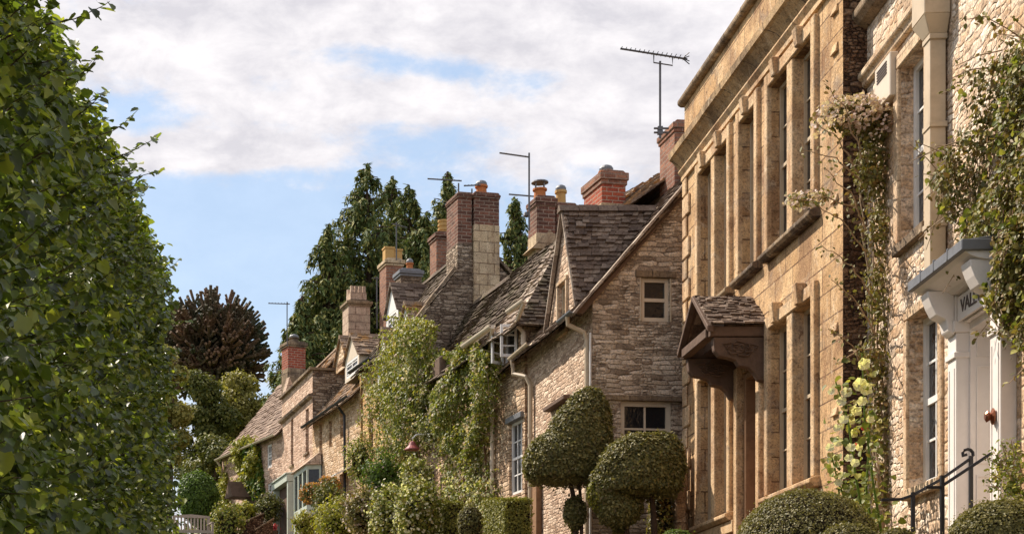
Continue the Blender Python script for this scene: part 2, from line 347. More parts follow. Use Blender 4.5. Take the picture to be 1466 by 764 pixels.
M['cream'] = plain('cream_paint', (0.68, 0.56, 0.42), 0.5, 0.2, 0.4, 6)
M['pinkcream'] = plain('rosy_cream_paint', (0.80, 0.73, 0.67), 0.5, 0.15, 0.4, 5)
M['buffpaint'] = plain('buff_paint', (0.56, 0.44, 0.30), 0.5, 0.3, 0.35, 7)
M['oak'] = plain('brown_oak', (0.30, 0.165, 0.085), 0.75, 0.5, 0.25, 9, 0, 0.01)
M['darkoak'] = plain('dark_oak', (0.14, 0.085, 0.056), 0.75, 0.6, 0.25, 9, 0, 0.01)
M['sage'] = plain('sage_paint', (0.50, 0.54, 0.45), 0.55, 0.25, 0.35, 6)
M['teak'] = plain('weathered_teak', (0.40, 0.33, 0.27), 0.8, 0.4, 0.2, 15)
M['bronze'] = plain('bronze', (0.28, 0.10, 0.05), 0.35, 0.3, 0.5, 20, 0.7)
M['alarm'] = plain('cream_plastic', (0.66, 0.56, 0.44), 0.45, 0.1, 0.4, 6)
M['bark'] = plain('bark', (0.10, 0.065, 0.045), 0.95, 0.6, 0.1, 14, 0, 0.03)
M['stemred'] = plain('reddish_stem', (0.17, 0.085, 0.05), 0.8, 0.4, 0.2, 14)
M['stempale'] = plain('pale_stem', (0.34, 0.24, 0.15), 0.8, 0.4, 0.2, 14)
M['twig'] = plain('opaque_twig_core', (0.035, 0.028, 0.018), 1.0, 0.5, 0.0, 20)  # near-black filler for the solid opaque cores added inside shrubs
t = NT('window_glass'); t.b.inputs['Base Color'].default_value = (0.018, 0.018, 0.02, 1); t.b.inputs['Roughness'].default_value = 0.06
t.bump(t.noise(t.obj(), 5, 3), 0.03, 0.7); M['glass'] = t.m
M['letter'] = plain('dark_lettering', (0.10, 0.07, 0.06), 0.6, 0.1)
M['stonepier'] = rubble('pier_stone', (0.36, 0.25, 0.16), (0.25, 0.16, 0.10), (0.45, 0.34, 0.24), (0.15, 0.1, 0.07), 0.5, 0.3, 0.05, 0.04)
M['carpaint'] = plain('dark_car_paint', (0.008, 0.007, 0.008), 0.32, 0.0, 0.35)
M['tyre'] = plain('tyre_rubber', (0.02, 0.02, 0.02), 0.9, 0.2)
M['redpaint'] = plain('dull_red_enamel', (0.30, 0.075, 0.07), 0.45, 0.3, 0.4, 12)
M['redflower'] = foliage('red_petals', [(0.55, 0.05, 0.08), (0.62, 0.12, 0.12)], 0.3)
# leaves
M['lime'] = foliage('lime_leaves', [(0.090, 0.125, 0.020), (0.135, 0.18, 0.028), (0.040, 0.055, 0.012), (0.20, 0.25, 0.042), (0.09, 0.12, 0.018), (0.28, 0.32, 0.055), (0.38, 0.39, 0.06), (0.034, 0.048, 0.012), (0.16, 0.20, 0.03)], 0.42, 0.40, 0.5)  # the few brightest tones stand in for sunlit leaves
M['boxleaf'] = foliage('box_leaves', [(0.12, 0.11, 0.035), (0.17, 0.15, 0.042), (0.24, 0.20, 0.06), (0.085, 0.08, 0.025), (0.32, 0.26, 0.09)], 0.22, 0.5, 0.4)
M['boxgreen'] = foliage('green_box_leaves', [(0.07, 0.11, 0.02), (0.12, 0.18, 0.03), (0.17, 0.22, 0.04)], 0.25, 0.5, 0.4)
M['bayleaf'] = foliage('dull_topiary_leaves', [(0.12, 0.115, 0.036), (0.17, 0.155, 0.048), (0.23, 0.20, 0.065), (0.075, 0.075, 0.026), (0.34, 0.29, 0.10), (0.14, 0.10, 0.045)], 0.2, 0.5, 0.4)
M['yellowleaf'] = foliage('yellow_leaves', [(0.26, 0.24, 0.03), (0.36, 0.31, 0.04), (0.16, 0.19, 0.03), (0.42, 0.38, 0.08)], 0.35, 0.5)
M['hedgeleaf'] = foliage('clipped_hedge_leaves', [(0.18, 0.18, 0.03), (0.28, 0.26, 0.05), (0.11, 0.12, 0.022), (0.38, 0.33, 0.07)], 0.2, 0.5)
M['climber'] = foliage('climber_leaves', [(0.10, 0.125, 0.020), (0.16, 0.185, 0.028), (0.25, 0.26, 0.040), (0.065, 0.08, 0.016), (0.40, 0.37, 0.08), (0.28, 0.19, 0.06)], 0.3, 0.5)
M['climbdark'] = foliage('bronze_climber_leaves', [(0.11, 0.105, 0.030), (0.17, 0.155, 0.040), (0.24, 0.20, 0.05), (0.26, 0.15, 0.055), (0.08, 0.078, 0.024), (0.36, 0.31, 0.12)], 0.25, 0.42, 0.5)
M['pinkpetal'] = foliage('pale_pink_petals', [(0.62, 0.45, 0.40), (0.70, 0.58, 0.50), (0.55, 0.36, 0.30)], 0.3, 0.6)
M['whitepetal'] = foliage('cream_petals', [(0.68, 0.62, 0.42), (0.74, 0.70, 0.56), (0.60, 0.52, 0.26)], 0.35, 0.6)
M['yellowpetal'] = foliage('yellow_petals', [(0.76, 0.68, 0.38), (0.80, 0.74, 0.50)], 0.4, 0.6)
M['orangepetal'] = foliage('orange_petals', [(0.50, 0.20, 0.05), (0.58, 0.30, 0.09), (0.40, 0.15, 0.05)], 0.3, 0.6)
M['conifer'] = foliage('conifer_sprays', [(0.075, 0.11, 0.034), (0.12, 0.155, 0.042), (0.095, 0.13, 0.048), (0.22, 0.215, 0.055), (0.31, 0.28, 0.075)], 0.12, 0.65, 0.2)
M['darkleaf'] = foliage('dark_tree_leaves', [(0.07, 0.085, 0.020), (0.11, 0.12, 0.028), (0.16, 0.16, 0.036), (0.24, 0.21, 0.05)], 0.2, 0.55)
M['oliveleaf'] = foliage('olive_tree_leaves', [(0.22, 0.205, 0.05), (0.31, 0.27, 0.07), (0.40, 0.34, 0.10), (0.15, 0.145, 0.035)], 0.25, 0.55)
M['greenleaf'] = foliage('fresh_green_leaves', [(0.06, 0.10, 0.018), (0.10, 0.16, 0.025), (0.15, 0.22, 0.03), (0.04, 0.07, 0.015)], 0.3, 0.5)
t = NT('scaly_rope_foliage'); o_ = t.obj(); v_ = t.n('ShaderNodeTexVoronoi'); t.l(o_, v_.inputs['Vector']); v_.inputs['Scale'].default_value = 14
t.bump(v_.outputs[0], 0.06); M['monkey'] = t.done(t.ramp(t.noise(o_, 0.7, 3), [(0.35, (0.06, 0.070, 0.035)), (0.46, (0.10, 0.075, 0.042)), (0.60, (0.21, 0.115, 0.065))]), 0.7, 0.2)
# ground
def ground_mat(name, c1, c2, scale, b=0.02):
    t = NT(name); o = t.obj(); n = t.noise(o, scale, 6, 0.7); t.bump(n, b); return t.done(t.mix(t.rng(n, 0.35, 0.65), c1, c2), 0.95, 0.2)
M['grass'] = ground_mat('grass', (0.045, 0.075, 0.018), (0.09, 0.11, 0.03), 6)
M['asphalt'] = ground_mat('asphalt', (0.045, 0.045, 0.048), (0.065, 0.063, 0.062), 30, 0.005)
M['paving'] = ground_mat('paving', (0.30, 0.25, 0.19), (0.22, 0.18, 0.13), 8, 0.01)
M['soil'] = ground_mat('soil', (0.06, 0.04, 0.028), (0.10, 0.075, 0.05), 9)

# ------------------------------------------------------------------ helpers: leaves
OVAL = (np.array([(0, 0, 0), (-.30, .30, .07), (-.24, .75, .05), (0, 1, -.05), (.24, .75, .05), (.30, .30, .07)], float), [(0, 3, 2, 1), (0, 5, 4, 3)])
HEART = (np.array([(0, 0, 0), (-.30, -.08, .05), (-.48, .28, .12), (-.34, .68, .08), (0, 1.0, -.10), (.34, .68, .08), (.48, .28, .12), (.30, -.08, .05)], float), [(0, 4, 3, 2, 1), (0, 7, 6, 5, 4)])
DIAM = (np.array([(0, 0, 0), (-.30, .5, .05), (0, 1, 0), (.30, .5, .05)], float), [(0, 3, 2, 1)])
SPRAY = (np.array([(0, 0, 0), (-.22, .35, .03), (-.12, .8, -.03), (0, 1.1, -.12), (.12, .8, -.03), (.22, .35, .03)], float), [(0, 5, 4, 3, 2, 1)])

def unit(a): return a / np.maximum(np.linalg.norm(a, axis=1, keepdims=True), 1e-9)

def leaves(name, P, N, S, mat, parent=None, shape=OVAL, droop=0.8, base=(0, 0, 0)):
    P = np.asarray(P, float) - np.array(base); n = len(P)
    N = unit(np.asarray(N, float)); S = np.broadcast_to(np.asarray(S, float), (n,))
    d = RNG.normal(size=(n, 3)) * (1.2 - droop * 0.6) + np.array([0, 0, -1.6 * droop])
    b = unit(d - N * np.sum(d * N, 1, keepdims=True)); tt = np.cross(b, N)
    T, faces = shape; k = len(T)
    V = P[:, None, :] + S[:, None, None] * (T[None, :, 0, None] * tt[:, None, :] + T[None, :, 1, None] * b[:, None, :] + T[None, :, 2, None] * N[:, None, :])
    V = V.reshape(-1, 3)
    lv = []; ls = []; tot = 0
    flat = np.concatenate([np.array(f) for f in faces]); lens = [len(f) for f in faces]
    L = (flat[None, :] + (np.arange(n) * k)[:, None]).reshape(-1)
    st = np.concatenate([[0], np.cumsum(lens)[:-1]])
    starts = (st[None, :] + (np.arange(n) * len(flat))[:, None]).reshape(-1)
    me = bpy.data.meshes.new(name)
    me.vertices.add(len(V)); me.vertices.foreach_set('co', V.ravel().astype(np.float32))
    me.loops.add(len(L)); me.loops.foreach_set('vertex_index', L.astype(np.int32))
    me.polygons.add(len(starts)); me.polygons.foreach_set('loop_start', starts.astype(np.int32))
    me.update(calc_edges=True); me.validate()
    me.materials.append(mat)
    o = bpy.data.objects.new(name, me); COL.objects.link(o)
    if parent: o.parent = parent
    return o

def lump(P, s=1.0, seed=0):
    r = np.random.default_rng(seed); out = 0
    for i in range(5):
        k = r.normal(size=3) * s * (1 + i * 0.7); out = out + np.sin(P @ k + r.uniform(0, 6.28)) / (1 + i * 0.5)
    return out / 2.6

def sph(n):
    return unit(RNG.normal(size=(n, 3)))

def crown_pts(n, c, r, lumpy=0.18, ls=2.2, depth=0.12, seed=0, zmin=None, holes=0.0):
    """points and outward normals in the outer shell of a lumpy ellipsoid"""
    d = sph(int(n * 1.5)); c = np.array(c, float); r = np.array(r, float)
    L = lump(d * 2.0, ls, seed)
    rad = 1 + lumpy * L - np.abs(RNG.normal(size=len(d))) * depth
    if holes:
        keep = lump(d * 3.0, ls * 1.4, seed + 5) > -0.9 + holes
        d, rad = d[keep], rad[keep]
    P = c + d * r * rad[:, None]
    if zmin is not None:
        k = P[:, 2] > zmin; P, d = P[k], d[k]
    P, d = P[:n], d[:n]
    N = unit(d / r * r.mean() + RNG.normal(size=d.shape) * 0.55 + np.array([0, 0, 0.25]))
    return P, N

def in_poly(x, y, poly):
    ins = np.zeros(len(x), bool); j = len(poly) - 1
    for i in range(len(poly)):
        xi, yi = poly[i]; xj, yj = poly[j]
        c = ((yi > y) != (yj > y)) & (x < (xj - xi) * (y - yi) / (yj - yi + 1e-12) + xi)
        ins ^= c; j = i
    return ins

def wall_leaf_pts(fr, poly, n, depth=0.45, seed=0, lumpf=1.6, thin=0.0):
    """points of a climber spread over a house front inside an outline; it stands off the wall by up to depth"""
    xs = [p[0] for p in poly]; ys = [p[1] for p in poly]
    PX = RNG.uniform(min(xs), max(xs), n * 4); PY = RNG.uniform(min(ys), max(ys), n * 4)
    k = in_poly(PX, PY, poly); PX, PY = PX[k][:n], PY[k][:n]
    kk = (PX - CX) / F
    y = (kk * fr.Y0 - fr.X0) / (fr.U[0] - kk * fr.U[1])
    z = (HY - PY) * (fr.Y0 + fr.U[1] * y) / F
    Q = np.stack([np.zeros_like(y), y, z], 1)
    L = lump(Q, lumpf, seed)
    if thin:
        k = L > -1 + thin; Q, L, y, z = Q[k], L[k], y[k], z[k]
    x = -(depth * (0.55 + 0.75 * L)) * (0.35 + 0.65 * RNG.uniform(size=len(y)) ** 0.5)
    x = np.clip(x, -depth * 1.15, -0.02)
    P = np.stack([x, y, z - fr.zg], 1)
    N = unit(np.stack([-np.ones_like(x), np.zeros_like(x) - 0.2, 0.4 + 0 * x], 1) + RNG.normal(size=P.shape) * 0.6)
    return P, N

# ------------------------------------------------------------------ helpers: building pieces
def wall_cols(mb, tf, a0, a1, z0, top, ops, reveal=0.22, extra=()):
    """a wall of vertical strips leaving the openings (a0,a1,z0,z1) free, with reveals; tf(a,z,d) -> local point"""
    br = sorted(set([a0, a1] + [e for e in extra] + [v for o in ops for v in o[:2]]))
    br = [b for b in br if a0 - 1e-9 <= b <= a1 + 1e-9]
    for p, q in zip(br[:-1], br[1:]):
        m = (p + q) / 2
        cov = sorted([o for o in ops if o[0] < m < o[1]], key=lambda o: o[2])
        zb = z0
        for o in cov:
            mb.quad(tf(p, zb, 0), tf(q, zb, 0), tf(q, o[2], 0), tf(p, o[2], 0)); zb = o[3]
        mb.quad(tf(p, zb, 0), tf(q, zb, 0), tf(q, top(q), 0), tf(p, top(p), 0))
    for (b0, b1, c0, c1) in ops:
        r = reveal
        mb.quad(tf(b0, c0, 0), tf(b0, c1, 0), tf(b0, c1, r), tf(b0, c0, r)); mb.quad(tf(b1, c0, 0), tf(b1, c0, r), tf(b1, c1, r), tf(b1, c1, 0))
        mb.quad(tf(b0, c0, 0), tf(b0, c0, r), tf(b1, c0, r), tf(b1, c0, 0)); mb.quad(tf(b0, c1, 0), tf(b1, c1, 0), tf(b1, c1, r), tf(b0, c1, r))

def bx(mb, tf, a0, a1, z0, z1, d0, d1):
    mb.hexa([tf(a0, z0, d0), tf(a1, z0, d0), tf(a1, z0, d1), tf(a0, z0, d1), tf(a0, z1, d0), tf(a1, z1, d0), tf(a1, z1, d1), tf(a0, z1, d1)])

FRONT = lambda a, z, d: (d, a, z)
GABLE = lambda a, z, d: (a, d, z)
def front_at(x): return lambda a, z, d: (x + d, a, z)

def window(fr, tf, o, mat, cols=2, rows=2, depth=0.16, fw=0.05, bar=0.02, sash=True, sill=None, sillmat=None, lintel=None, lintelmat=None, label=None, surround=None, surmat=None):
    """one window: frame with glazing bars, its pane, and where there are any its sill, lintel, surround"""
    a0, a1, z0, z1 = o; mb = MB(); d = depth
    bx(mb, tf, a0, a0 + fw, z0, z1, d, d + .07); bx(mb, tf, a1 - fw, a1, z0, z1, d, d + .07)
    bx(mb, tf, a0 + fw, a1 - fw, z0, z0 + fw * 1.2, d, d + .07); bx(mb, tf, a0 + fw, a1 - fw, z1 - fw, z1, d, d + .07)
    ia0, ia1, iz0, iz1 = a0 + fw, a1 - fw, z0 + fw * 1.2, z1 - fw
    if sash: bx(mb, tf, ia0, ia1, (iz0 + iz1) / 2 - fw * .45, (iz0 + iz1) / 2 + fw * .45, d + .008, d + .062)
    for i in range(1, cols):
        a = ia0 + (ia1 - ia0) * i / cols; bx(mb, tf, a - bar / 2, a + bar / 2, iz0, iz1, d + .018, d + .05)
    for i in range(1, rows):
        z = iz0 + (iz1 - iz0) * i / rows
        if sash and rows % 2 == 0 and i == rows // 2: continue
        bx(mb, tf, ia0, ia1, z - bar / 2, z + bar / 2, d + .021, d + .047)
    wobj = mb.build('window', mat, fr.root, fr.zg)
    if label: wobj['label'] = label
    g = MB(); g.quad(tf(ia0 - .01, iz0 - .01, d + .036), tf(ia1 + .01, iz0 - .01, d + .036), tf(ia1 + .01, iz1 + .01, d + .036), tf(ia0 - .01, iz1 + .01, d + .036))
    g.build('pane', M['glass'], wobj, fr.zg)
    if sill:
        s = MB(); bx(s, tf, a0 - sill[0], a1 + sill[0], z0 - sill[1], z0 + .003, -sill[2], d - .01); s.build('sill', sillmat, wobj, fr.zg, bevel=0.008)
    if lintel:
        s = MB(); bx(s, tf, a0 - lintel[0], a1 + lintel[0], z1 - .003, z1 + lintel[1], -lintel[2], .05); s.build('lintel', lintelmat, wobj, fr.zg, bevel=0.008)
    if surround:
        sw, sp = surround; s = MB()
        bx(s, tf, a0 - sw, a0 - .002, z0, z1, -sp, .1); bx(s, tf, a1 + .002, a1 + sw, z0, z1, -sp, .1); bx(s, tf, a0 - sw, a1 + sw, z1 + .001, z1 + sw, -sp - .002, .1)
        s.build('surround', surmat, wobj, fr.zg, bevel=0.01)
    return wobj

def slates(mb, A, B, C, D, expo=(0.20, 0.11), wid=(0.13, 0.30), thick=0.028, jit=0.012, sag=0.0, over=0.03):
    """courses of stone slates over the patch A-B (eaves) to D-C (ridge), each slate its own slab, laid over a sheet"""
    A, B, C, D = map(Vector, (A, B, C, D))
    nrm = (B - A).cross(D - A).normalized()
    if nrm.z < 0: nrm = -nrm
    Ls = ((D - A).length + (C - B).length) / 2
    def pt(u, v):
        p = (A.lerp(B, u)).lerp(D.lerp(C, u), v)
        s = sag * math.sin(math.pi * v) + sag * 0.5 * math.sin(u * 7 + v * 3)
        return p - nrm * s
    NU, NV = 8, 6
    for i in range(NU):
        for j in range(NV):
            mb.quad(pt(i/NU, j/NV) - nrm*.01, pt((i+1)/NU, j/NV) - nrm*.01, pt((i+1)/NU, (j+1)/NV) - nrm*.01, pt(i/NU, (j+1)/NV) - nrm*.01)
    s = -over
    while s < Ls:
        f = max(0, s / Ls); e = expo[0] + (expo[1] - expo[0]) * f
        v0 = s / Ls; v1 = min(1.0, (s + e * 1.75) / Ls)
        length = (pt(1, max(0, v0)) - pt(0, max(0, v0))).length
        u = -random.uniform(0, .1)
        while u < length and length > 0.02:
            w_ = random.uniform(*wid) * (1.1 - 0.3 * f); g = 0.006
            ua, ub = max(0, u) / length, min(length, u + w_ - g) / length
            if ub - ua > 0.02 / length:
                j = random.uniform(-jit, jit) / Ls; th = thick * random.uniform(.6, 1.35); l1 = th * 1.0 + .006; tl = random.uniform(-.006, .006)
                a, b, c, d = pt(ua, v0 + j), pt(ub, v0 + j * random.uniform(-.5, 1)), pt(ub, v1), pt(ua, v1)
                mb.hexa([a + nrm * (l1 * .55), b + nrm * (l1 * .55 + tl), c + nrm * .001, d + nrm * .001,
                         a + nrm * (l1 * .55 + th), b + nrm * (l1 * .55 + th + tl), c + nrm * (.001 + th * .6), d + nrm * (.001 + th * .6)])
            u += w_
        s += e

def ridge(mb, P, Q, r=0.09, step=0.42):
    P, Q = Vector(P), Vector(Q); n = max(1, int((Q - P).length / step)); side = (Q - P).cross(Vector((0, 0, 1))).normalized()
    for i in range(n):
        a, b = P.lerp(Q, i / n), P.lerp(Q, (i + .97) / n); h = random.uniform(.8, 1.1) * r
        mb.hexa([a - side * r * 1.4 - Vector((0, 0, r * 1.1)), b - side * r * 1.4 - Vector((0, 0, r * 1.1)), b + side * r * 1.4 - Vector((0, 0, r * 1.1)), a + side * r * 1.4 - Vector((0, 0, r * 1.1)),
                 a - side * .03 + Vector((0, 0, h * .5)), b - side * .03 + Vector((0, 0, h * .5)), b + side * .03 + Vector((0, 0, h * .5)), a + side * .03 + Vector((0, 0, h * .5))])

def chimney(fr, x0, x1, y0, y1, zb, zt, mat, capmat=None, split=None, pots=(), label=None, cap=0.05, caph=0.10):
    """stack with a stepped cap; split=(z, upper material) changes from stone to brick; pots = (x, y, r, h, kind, cowl)"""
    cm = capmat or mat; zs = split[0] if split else zt
    mb = MB().box(x0, x1, y0, y1, zb, zs)
    ch = mb.build('chimney', mat, fr.root, fr.zg, bevel=0.012)
    if label: ch['label'] = label
    if split:
        MB().box(x0 + .01, x1 - .01, y0 + .01, y1 - .01, zs + .001, zt).build('brick_stack', split[1], ch, fr.zg)
    c = MB().box(x0 - cap * .5, x1 + cap * .5, y0 - cap * .5, y1 + cap * .5, zt - caph * 1.6, zt - caph)
    c.box(x0 - cap, x1 + cap, y0 - cap, y1 + cap, zt - caph + .001, zt)
    c.prism([(x0 - cap * .3, zt + .001), (x1 + cap * .3, zt + .001), (x1 - cap, zt + .05), (x0 + cap, zt + .05)], 'y', y0, y1)
    c.build('chimney_cap', cm, ch, fr.zg, bevel=0.01)
    for (x, y, r, h, kind, cowl) in pots:
        pm = M['buffpot'] if 'buff' in kind else (M['terra'] if 'terra' in kind else mat)
        p = MB(); z = zt + .03
        if 'square' in kind:
            p.box(x - r, x + r, y - r, y + r, z, z + h * .85); p.box(x - r * 1.15, x + r * 1.15, y - r * 1.15, y + r * 1.15, z + h * .85 + .001, z + h)
        elif 'ring' in kind:
            prof = []
            for i in range(7):
                prof += [(r * (.92 if i % 2 else 1.1), z + h * i / 7), (r * (.92 if i % 2 else 1.1), z + h * (i + .9) / 7)]
            p.lathe(x, y, prof)
        else:
            p.lathe(x, y, [(r * 1.1, z), (r * .95, z + h * .15), (r * .88, z + h * .8), (r * 1.12, z + h * .84), (r * 1.12, z + h), (r * .8, z + h)])
        p.build('chimney_pot', pm, ch, fr.zg, smooth=False)
        if cowl:
            c = MB()
            if cowl == 'cowl':
                for k in range(4):
                    an = k * 1.571 + .5; c.tube([(x + r * .9 * math.cos(an), y + r * .9 * math.sin(an), z + h), (x + r * .9 * math.cos(an), y + r * .9 * math.sin(an), z + h + .12)], .012, 4)
                c.lathe(x, y, [(r * 1.35, z + h + .12), (r * 1.3, z + h + .145), (r * .2, z + h + .17)])
            else:
                c.lathe(x, y, [(r * .95, z + h + .002), (r * 1.0, z + h + .05), (r * .8, z + h + .09), (r * .3, z + h + .12)])
            c.build('cowl', M['lead'], ch, fr.zg)
    return ch

def gutter(fr, y0, y1, z, mat, x=-0.16, r=0.055):
    mb = MB(); n = 8; pr = []
    for k in range(n + 1):
        a = math.pi + math.pi * k / n; pr.append((x + r * math.cos(a), z + r * math.sin(a)))
    pr2 = [(x + (r - .012) * math.cos(math.pi + math.pi * k / n), z + (r - .012) * math.sin(math.pi + math.pi * k / n)) for k in range(n, -1, -1)]
    mb.prism(pr + pr2, 'y', y0, y1)
    return mb.build('gutter', mat, fr.root, fr.zg)

def downpipe(fr, pts, mat, r=0.04, label=None, name='downpipe'):
    mb = MB().tube(pts, r, 8)
    for i in range(1, 4):
        a, b = pts[-2], pts[-1]; q = [a[k] + (b[k] - a[k]) * i / 4 for k in range(3)]
        mb.tube([(q[0], q[1], q[2] - .03), (q[0], q[1], q[2] + .03)], r * 1.25, 8)
    o = mb.build(name, mat, fr.root, fr.zg, smooth=False)
    if label: o['label'] = label
    return o

def pitched(fr, x0, xr, x1, y0, y1, ze, zr, mat, over=0.16, verge=0.06, name='roof', sag=0.03, expo=(0.20, 0.11), bothends=False):
    """main roof: slated street slope and a back slope, ridge stones"""
    mb = MB(); sl = (zr - ze) / (xr - x0)
    zo = ze - over * sl
    slates(mb, (x0 - over, y0 - verge, zo), (x0 - over, y1 + verge, zo), (xr, y1 + verge, zr), (xr, y0 - verge, zr), expo=expo, sag=sag)
    slates(mb, (x1 + over, y0 - verge, ze - over * (zr - ze) / (x1 - xr)), (x1 + over, y1 + verge, ze - over * (zr - ze) / (x1 - xr)), (xr, y1 + verge, zr), (xr, y0 - verge, zr), expo=(.34, .25), wid=(.3, .5), sag=sag)
    ridge(mb, (xr, y0 - verge, zr + .03), (xr, y1 + verge, zr + .03))
    return mb.build(name, mat, fr.root, fr.zg)

def shell(mb, x0, x1, y0, y1, zb, ze, xr, zr, front=True, near=True, far=True):
    """body of a pitched-roof house besides what wall_cols makes"""
    if near: mb.quad((x0, y0, zb), (x1, y0, zb), (x1, y0, ze), (xr, y0, zr), (x0, y0, ze))
    if far: mb.quad((x0, y1, zb), (x1, y1, zb), (x1, y1, ze), (xr, y1, zr), (x0, y1, ze))
    mb.quad((x1, y0, zb), (x1, y1, zb), (x1, y1, ze), (x1, y0, ze))
    if front: mb.quad((x0, y0, zb), (x0, y1, zb), (x0, y1, ze), (x0, y0, ze))

def dormer(fr, y0, y1, zb, ze, zr, xf, xb, wallmat, roofmat, winmat, cols=2, rows=3, wz=None, label=None, cheek=0.10):
    """gabled dormer: front wall with its window, two little slated slopes running back into the roof"""
    ym = (y0 + y1) / 2; tf = front_at(xf); o = (y0 + cheek, y1 - cheek, (wz or zb + .08), ze - .04)
    mb = MB()
    wall_cols(mb, tf, y0, y1, zb, lambda a: ze + (zr - ze) * (1 - abs(a - ym) / ((y1 - y0) / 2)), [o], 0.08, (ym,))
    mb.quad((xf, y0, zb), (xb, y0, zb), (xb, y0, ze), (xf, y0, ze)); mb.quad((xf, y1, zb), (xb, y1, zb), (xb, y1, ze), (xf, y1, ze))
    d = mb.build('dormer', wallmat, fr.root, fr.zg)
    if label: d['label'] = label
    r = MB(); ov = .07; s = (zr - ze) / ((y1 - y0) / 2)
    slates(r, (xf - .06, y0 - ov, ze - ov * s), (xb, y0 - ov, ze - ov * s), (xb, ym, zr), (xf - .06, ym, zr), expo=(.13, .10), wid=(.10, .24), thick=.024)
    slates(r, (xf - .06, y1 + ov, ze - ov * s), (xb, y1 + ov, ze - ov * s), (xb, ym, zr), (xf - .06, ym, zr), expo=(.2, .14), wid=(.14, .3), thick=.024)
    ridge(r, (xf - .06, ym, zr + .02), (xb, ym, zr + .02), .06)
    r.build('dormer_roof', roofmat, d, fr.zg)
    k = MB(); a0, a1, z0, z1 = o; fw = .06; dd = .0
    for q in ((a0, a0 + fw, z0, z1), (a1 - fw, a1, z0, z1), (a0 + fw, a1 - fw, z0, z0 + fw), (a0 + fw, a1 - fw, z1 - fw, z1)): bx(k, tf, *q, .0 + .003, .05)
    for i in range(1, cols):
        a = a0 + (a1 - a0) * i / cols; bx(k, tf, a - .025, a + .025, z0 + fw, z1 - fw, .006, .045)
    for i in range(1, rows):
        z = z0 + (z1 - z0) * i / rows; bx(k, tf, a0 + fw, a1 - fw, z - .012, z + .012, .012, .04)
    k.build('window_frame', winmat, d, fr.zg)
    g = MB(); g.quad(tf(a0, z0, .03), tf(a1, z0, .03), tf(a1, z1, .03), tf(a0, z1, .03)); g.build('pane', M['glass'], d, fr.zg)
    return d

def coping(mb, P, Q, w=0.16, t=0.09, n=6):
    P, Q = Vector(P), Vector(Q); up = Vector((0, 0, 1)); d = (Q - P).normalized()
    side = d.cross(up).normalized(); nn = side.cross(d).normalized()
    for i in range(n):
        a, b = P.lerp(Q, i / n), P.lerp(Q, (i + .98) / n); tt = t * random.uniform(.85, 1.15)
        mb.hexa([a - side * w, b - side * w, b + side * w, a + side * w, a - side * w + nn * tt, b - side * w + nn * tt, b + side * w + nn * tt, a + side * w + nn * tt])

# ================================================================== THE SETTING: ground, street, terrace
def gz(Y): return -1.6 + 0.138 * Y if Y < 52 else 5.576 + 0.02 * (Y - 52)
def fx(Y):                                # where the line of house fronts stands
    for (a, X0, Y0, tx, b) in ((-50, 5.83, 10.5, .073, 16.36), (16.36, 6.0, 16.36, 0, 22.9), (22.9, 4.79, 23.5, -.11, 27.17), (27.17, 4.34, 27.17, -.2, 34.0), (34.0, 2.97, 34.0, -.24, 42.6), (42.6, .91, 42.6, -.2, 46.8), (46.8, .07, 46.8, -.4, 80)):
        if a <= Y < b: return X0 + tx * (Y - Y0)
    return -13.0
def tz(Y): return max(gz(Y) + 0.14, -0.42 + 0.107 * Y)
mb = MB(); ys = [-80, -40, -10, 0, 10, 20, 30, 40, 52, 60, 80, 120, 250, 700]; xs = [-500, -60, -20, -8, -3, 3, 8, 20, 60, 500]
for i in range(len(ys) - 1):
    for j in range(len(xs) - 1):
        mb.quad((xs[j], ys[i], gz(ys[i])), (xs[j+1], ys[i], gz(ys[i])), (xs[j+1], ys[i+1], gz(ys[i+1])), (xs[j], ys[i+1], gz(ys[i+1])))
tag(mb.build('ground', M['grass']), kind='structure')
mb = MB(); kb = MB(); tb = MB(); rw = MB(); rc = MB()
for i in range(-10, 52, 2):
    a, b = i, i + 2
    def L(Y): return (-1.25 + min(0, (30 - Y)) * 0.09) if Y > 0 else -1.25
    def R(Y): return max(L(Y) + 2.6, fx(Y) - 3.2) if Y < 23 else max(L(Y) + 2.4, fx(Y) - 2.0)
    mb.quad((L(a), a, gz(a) + .004), (R(a), a, gz(a) + .004), (R(b), b, gz(b) + .004), (L(b), b, gz(b) + .004))
    kb.hexa([(R(a), a, gz(a) - .1), (R(a) + .12, a, gz(a) - .1), (R(b) + .12, b, gz(b) - .1), (R(b), b, gz(b) - .1), (R(a), a, gz(a) + .12), (R(a) + .12, a, gz(a) + .12), (R(b) + .12, b, gz(b) + .12), (R(b), b, gz(b) + .12)])
    tb.quad((R(a) + .35, a, tz(a)), (R(a) + 16, a, tz(a)), (R(b) + 16, b, tz(b)), (R(b) + .35, b, tz(b)))
    rw.hexa([(R(a) + .121, a, gz(a) - .1), (R(a) + .35, a, gz(a) - .1), (R(b) + .35, b, gz(b) - .1), (R(b) + .121, b, gz(b) - .1), (R(a) + .121, a, tz(a) + .02), (R(a) + .35, a, tz(a) + .02), (R(b) + .35, b, tz(b) + .02), (R(b) + .121, b, tz(b) + .02)])
tag(mb.build('road', M['asphalt']), kind='structure')
tag(kb.build('kerb', M['paving']), kind='structure')
tag(tb.build('garden_terrace', M['soil']), kind='structure')
tag(rw.build('retaining_wall', M['rubD']), 'low rubble retaining wall along the foot of the front gardens', 'wall')

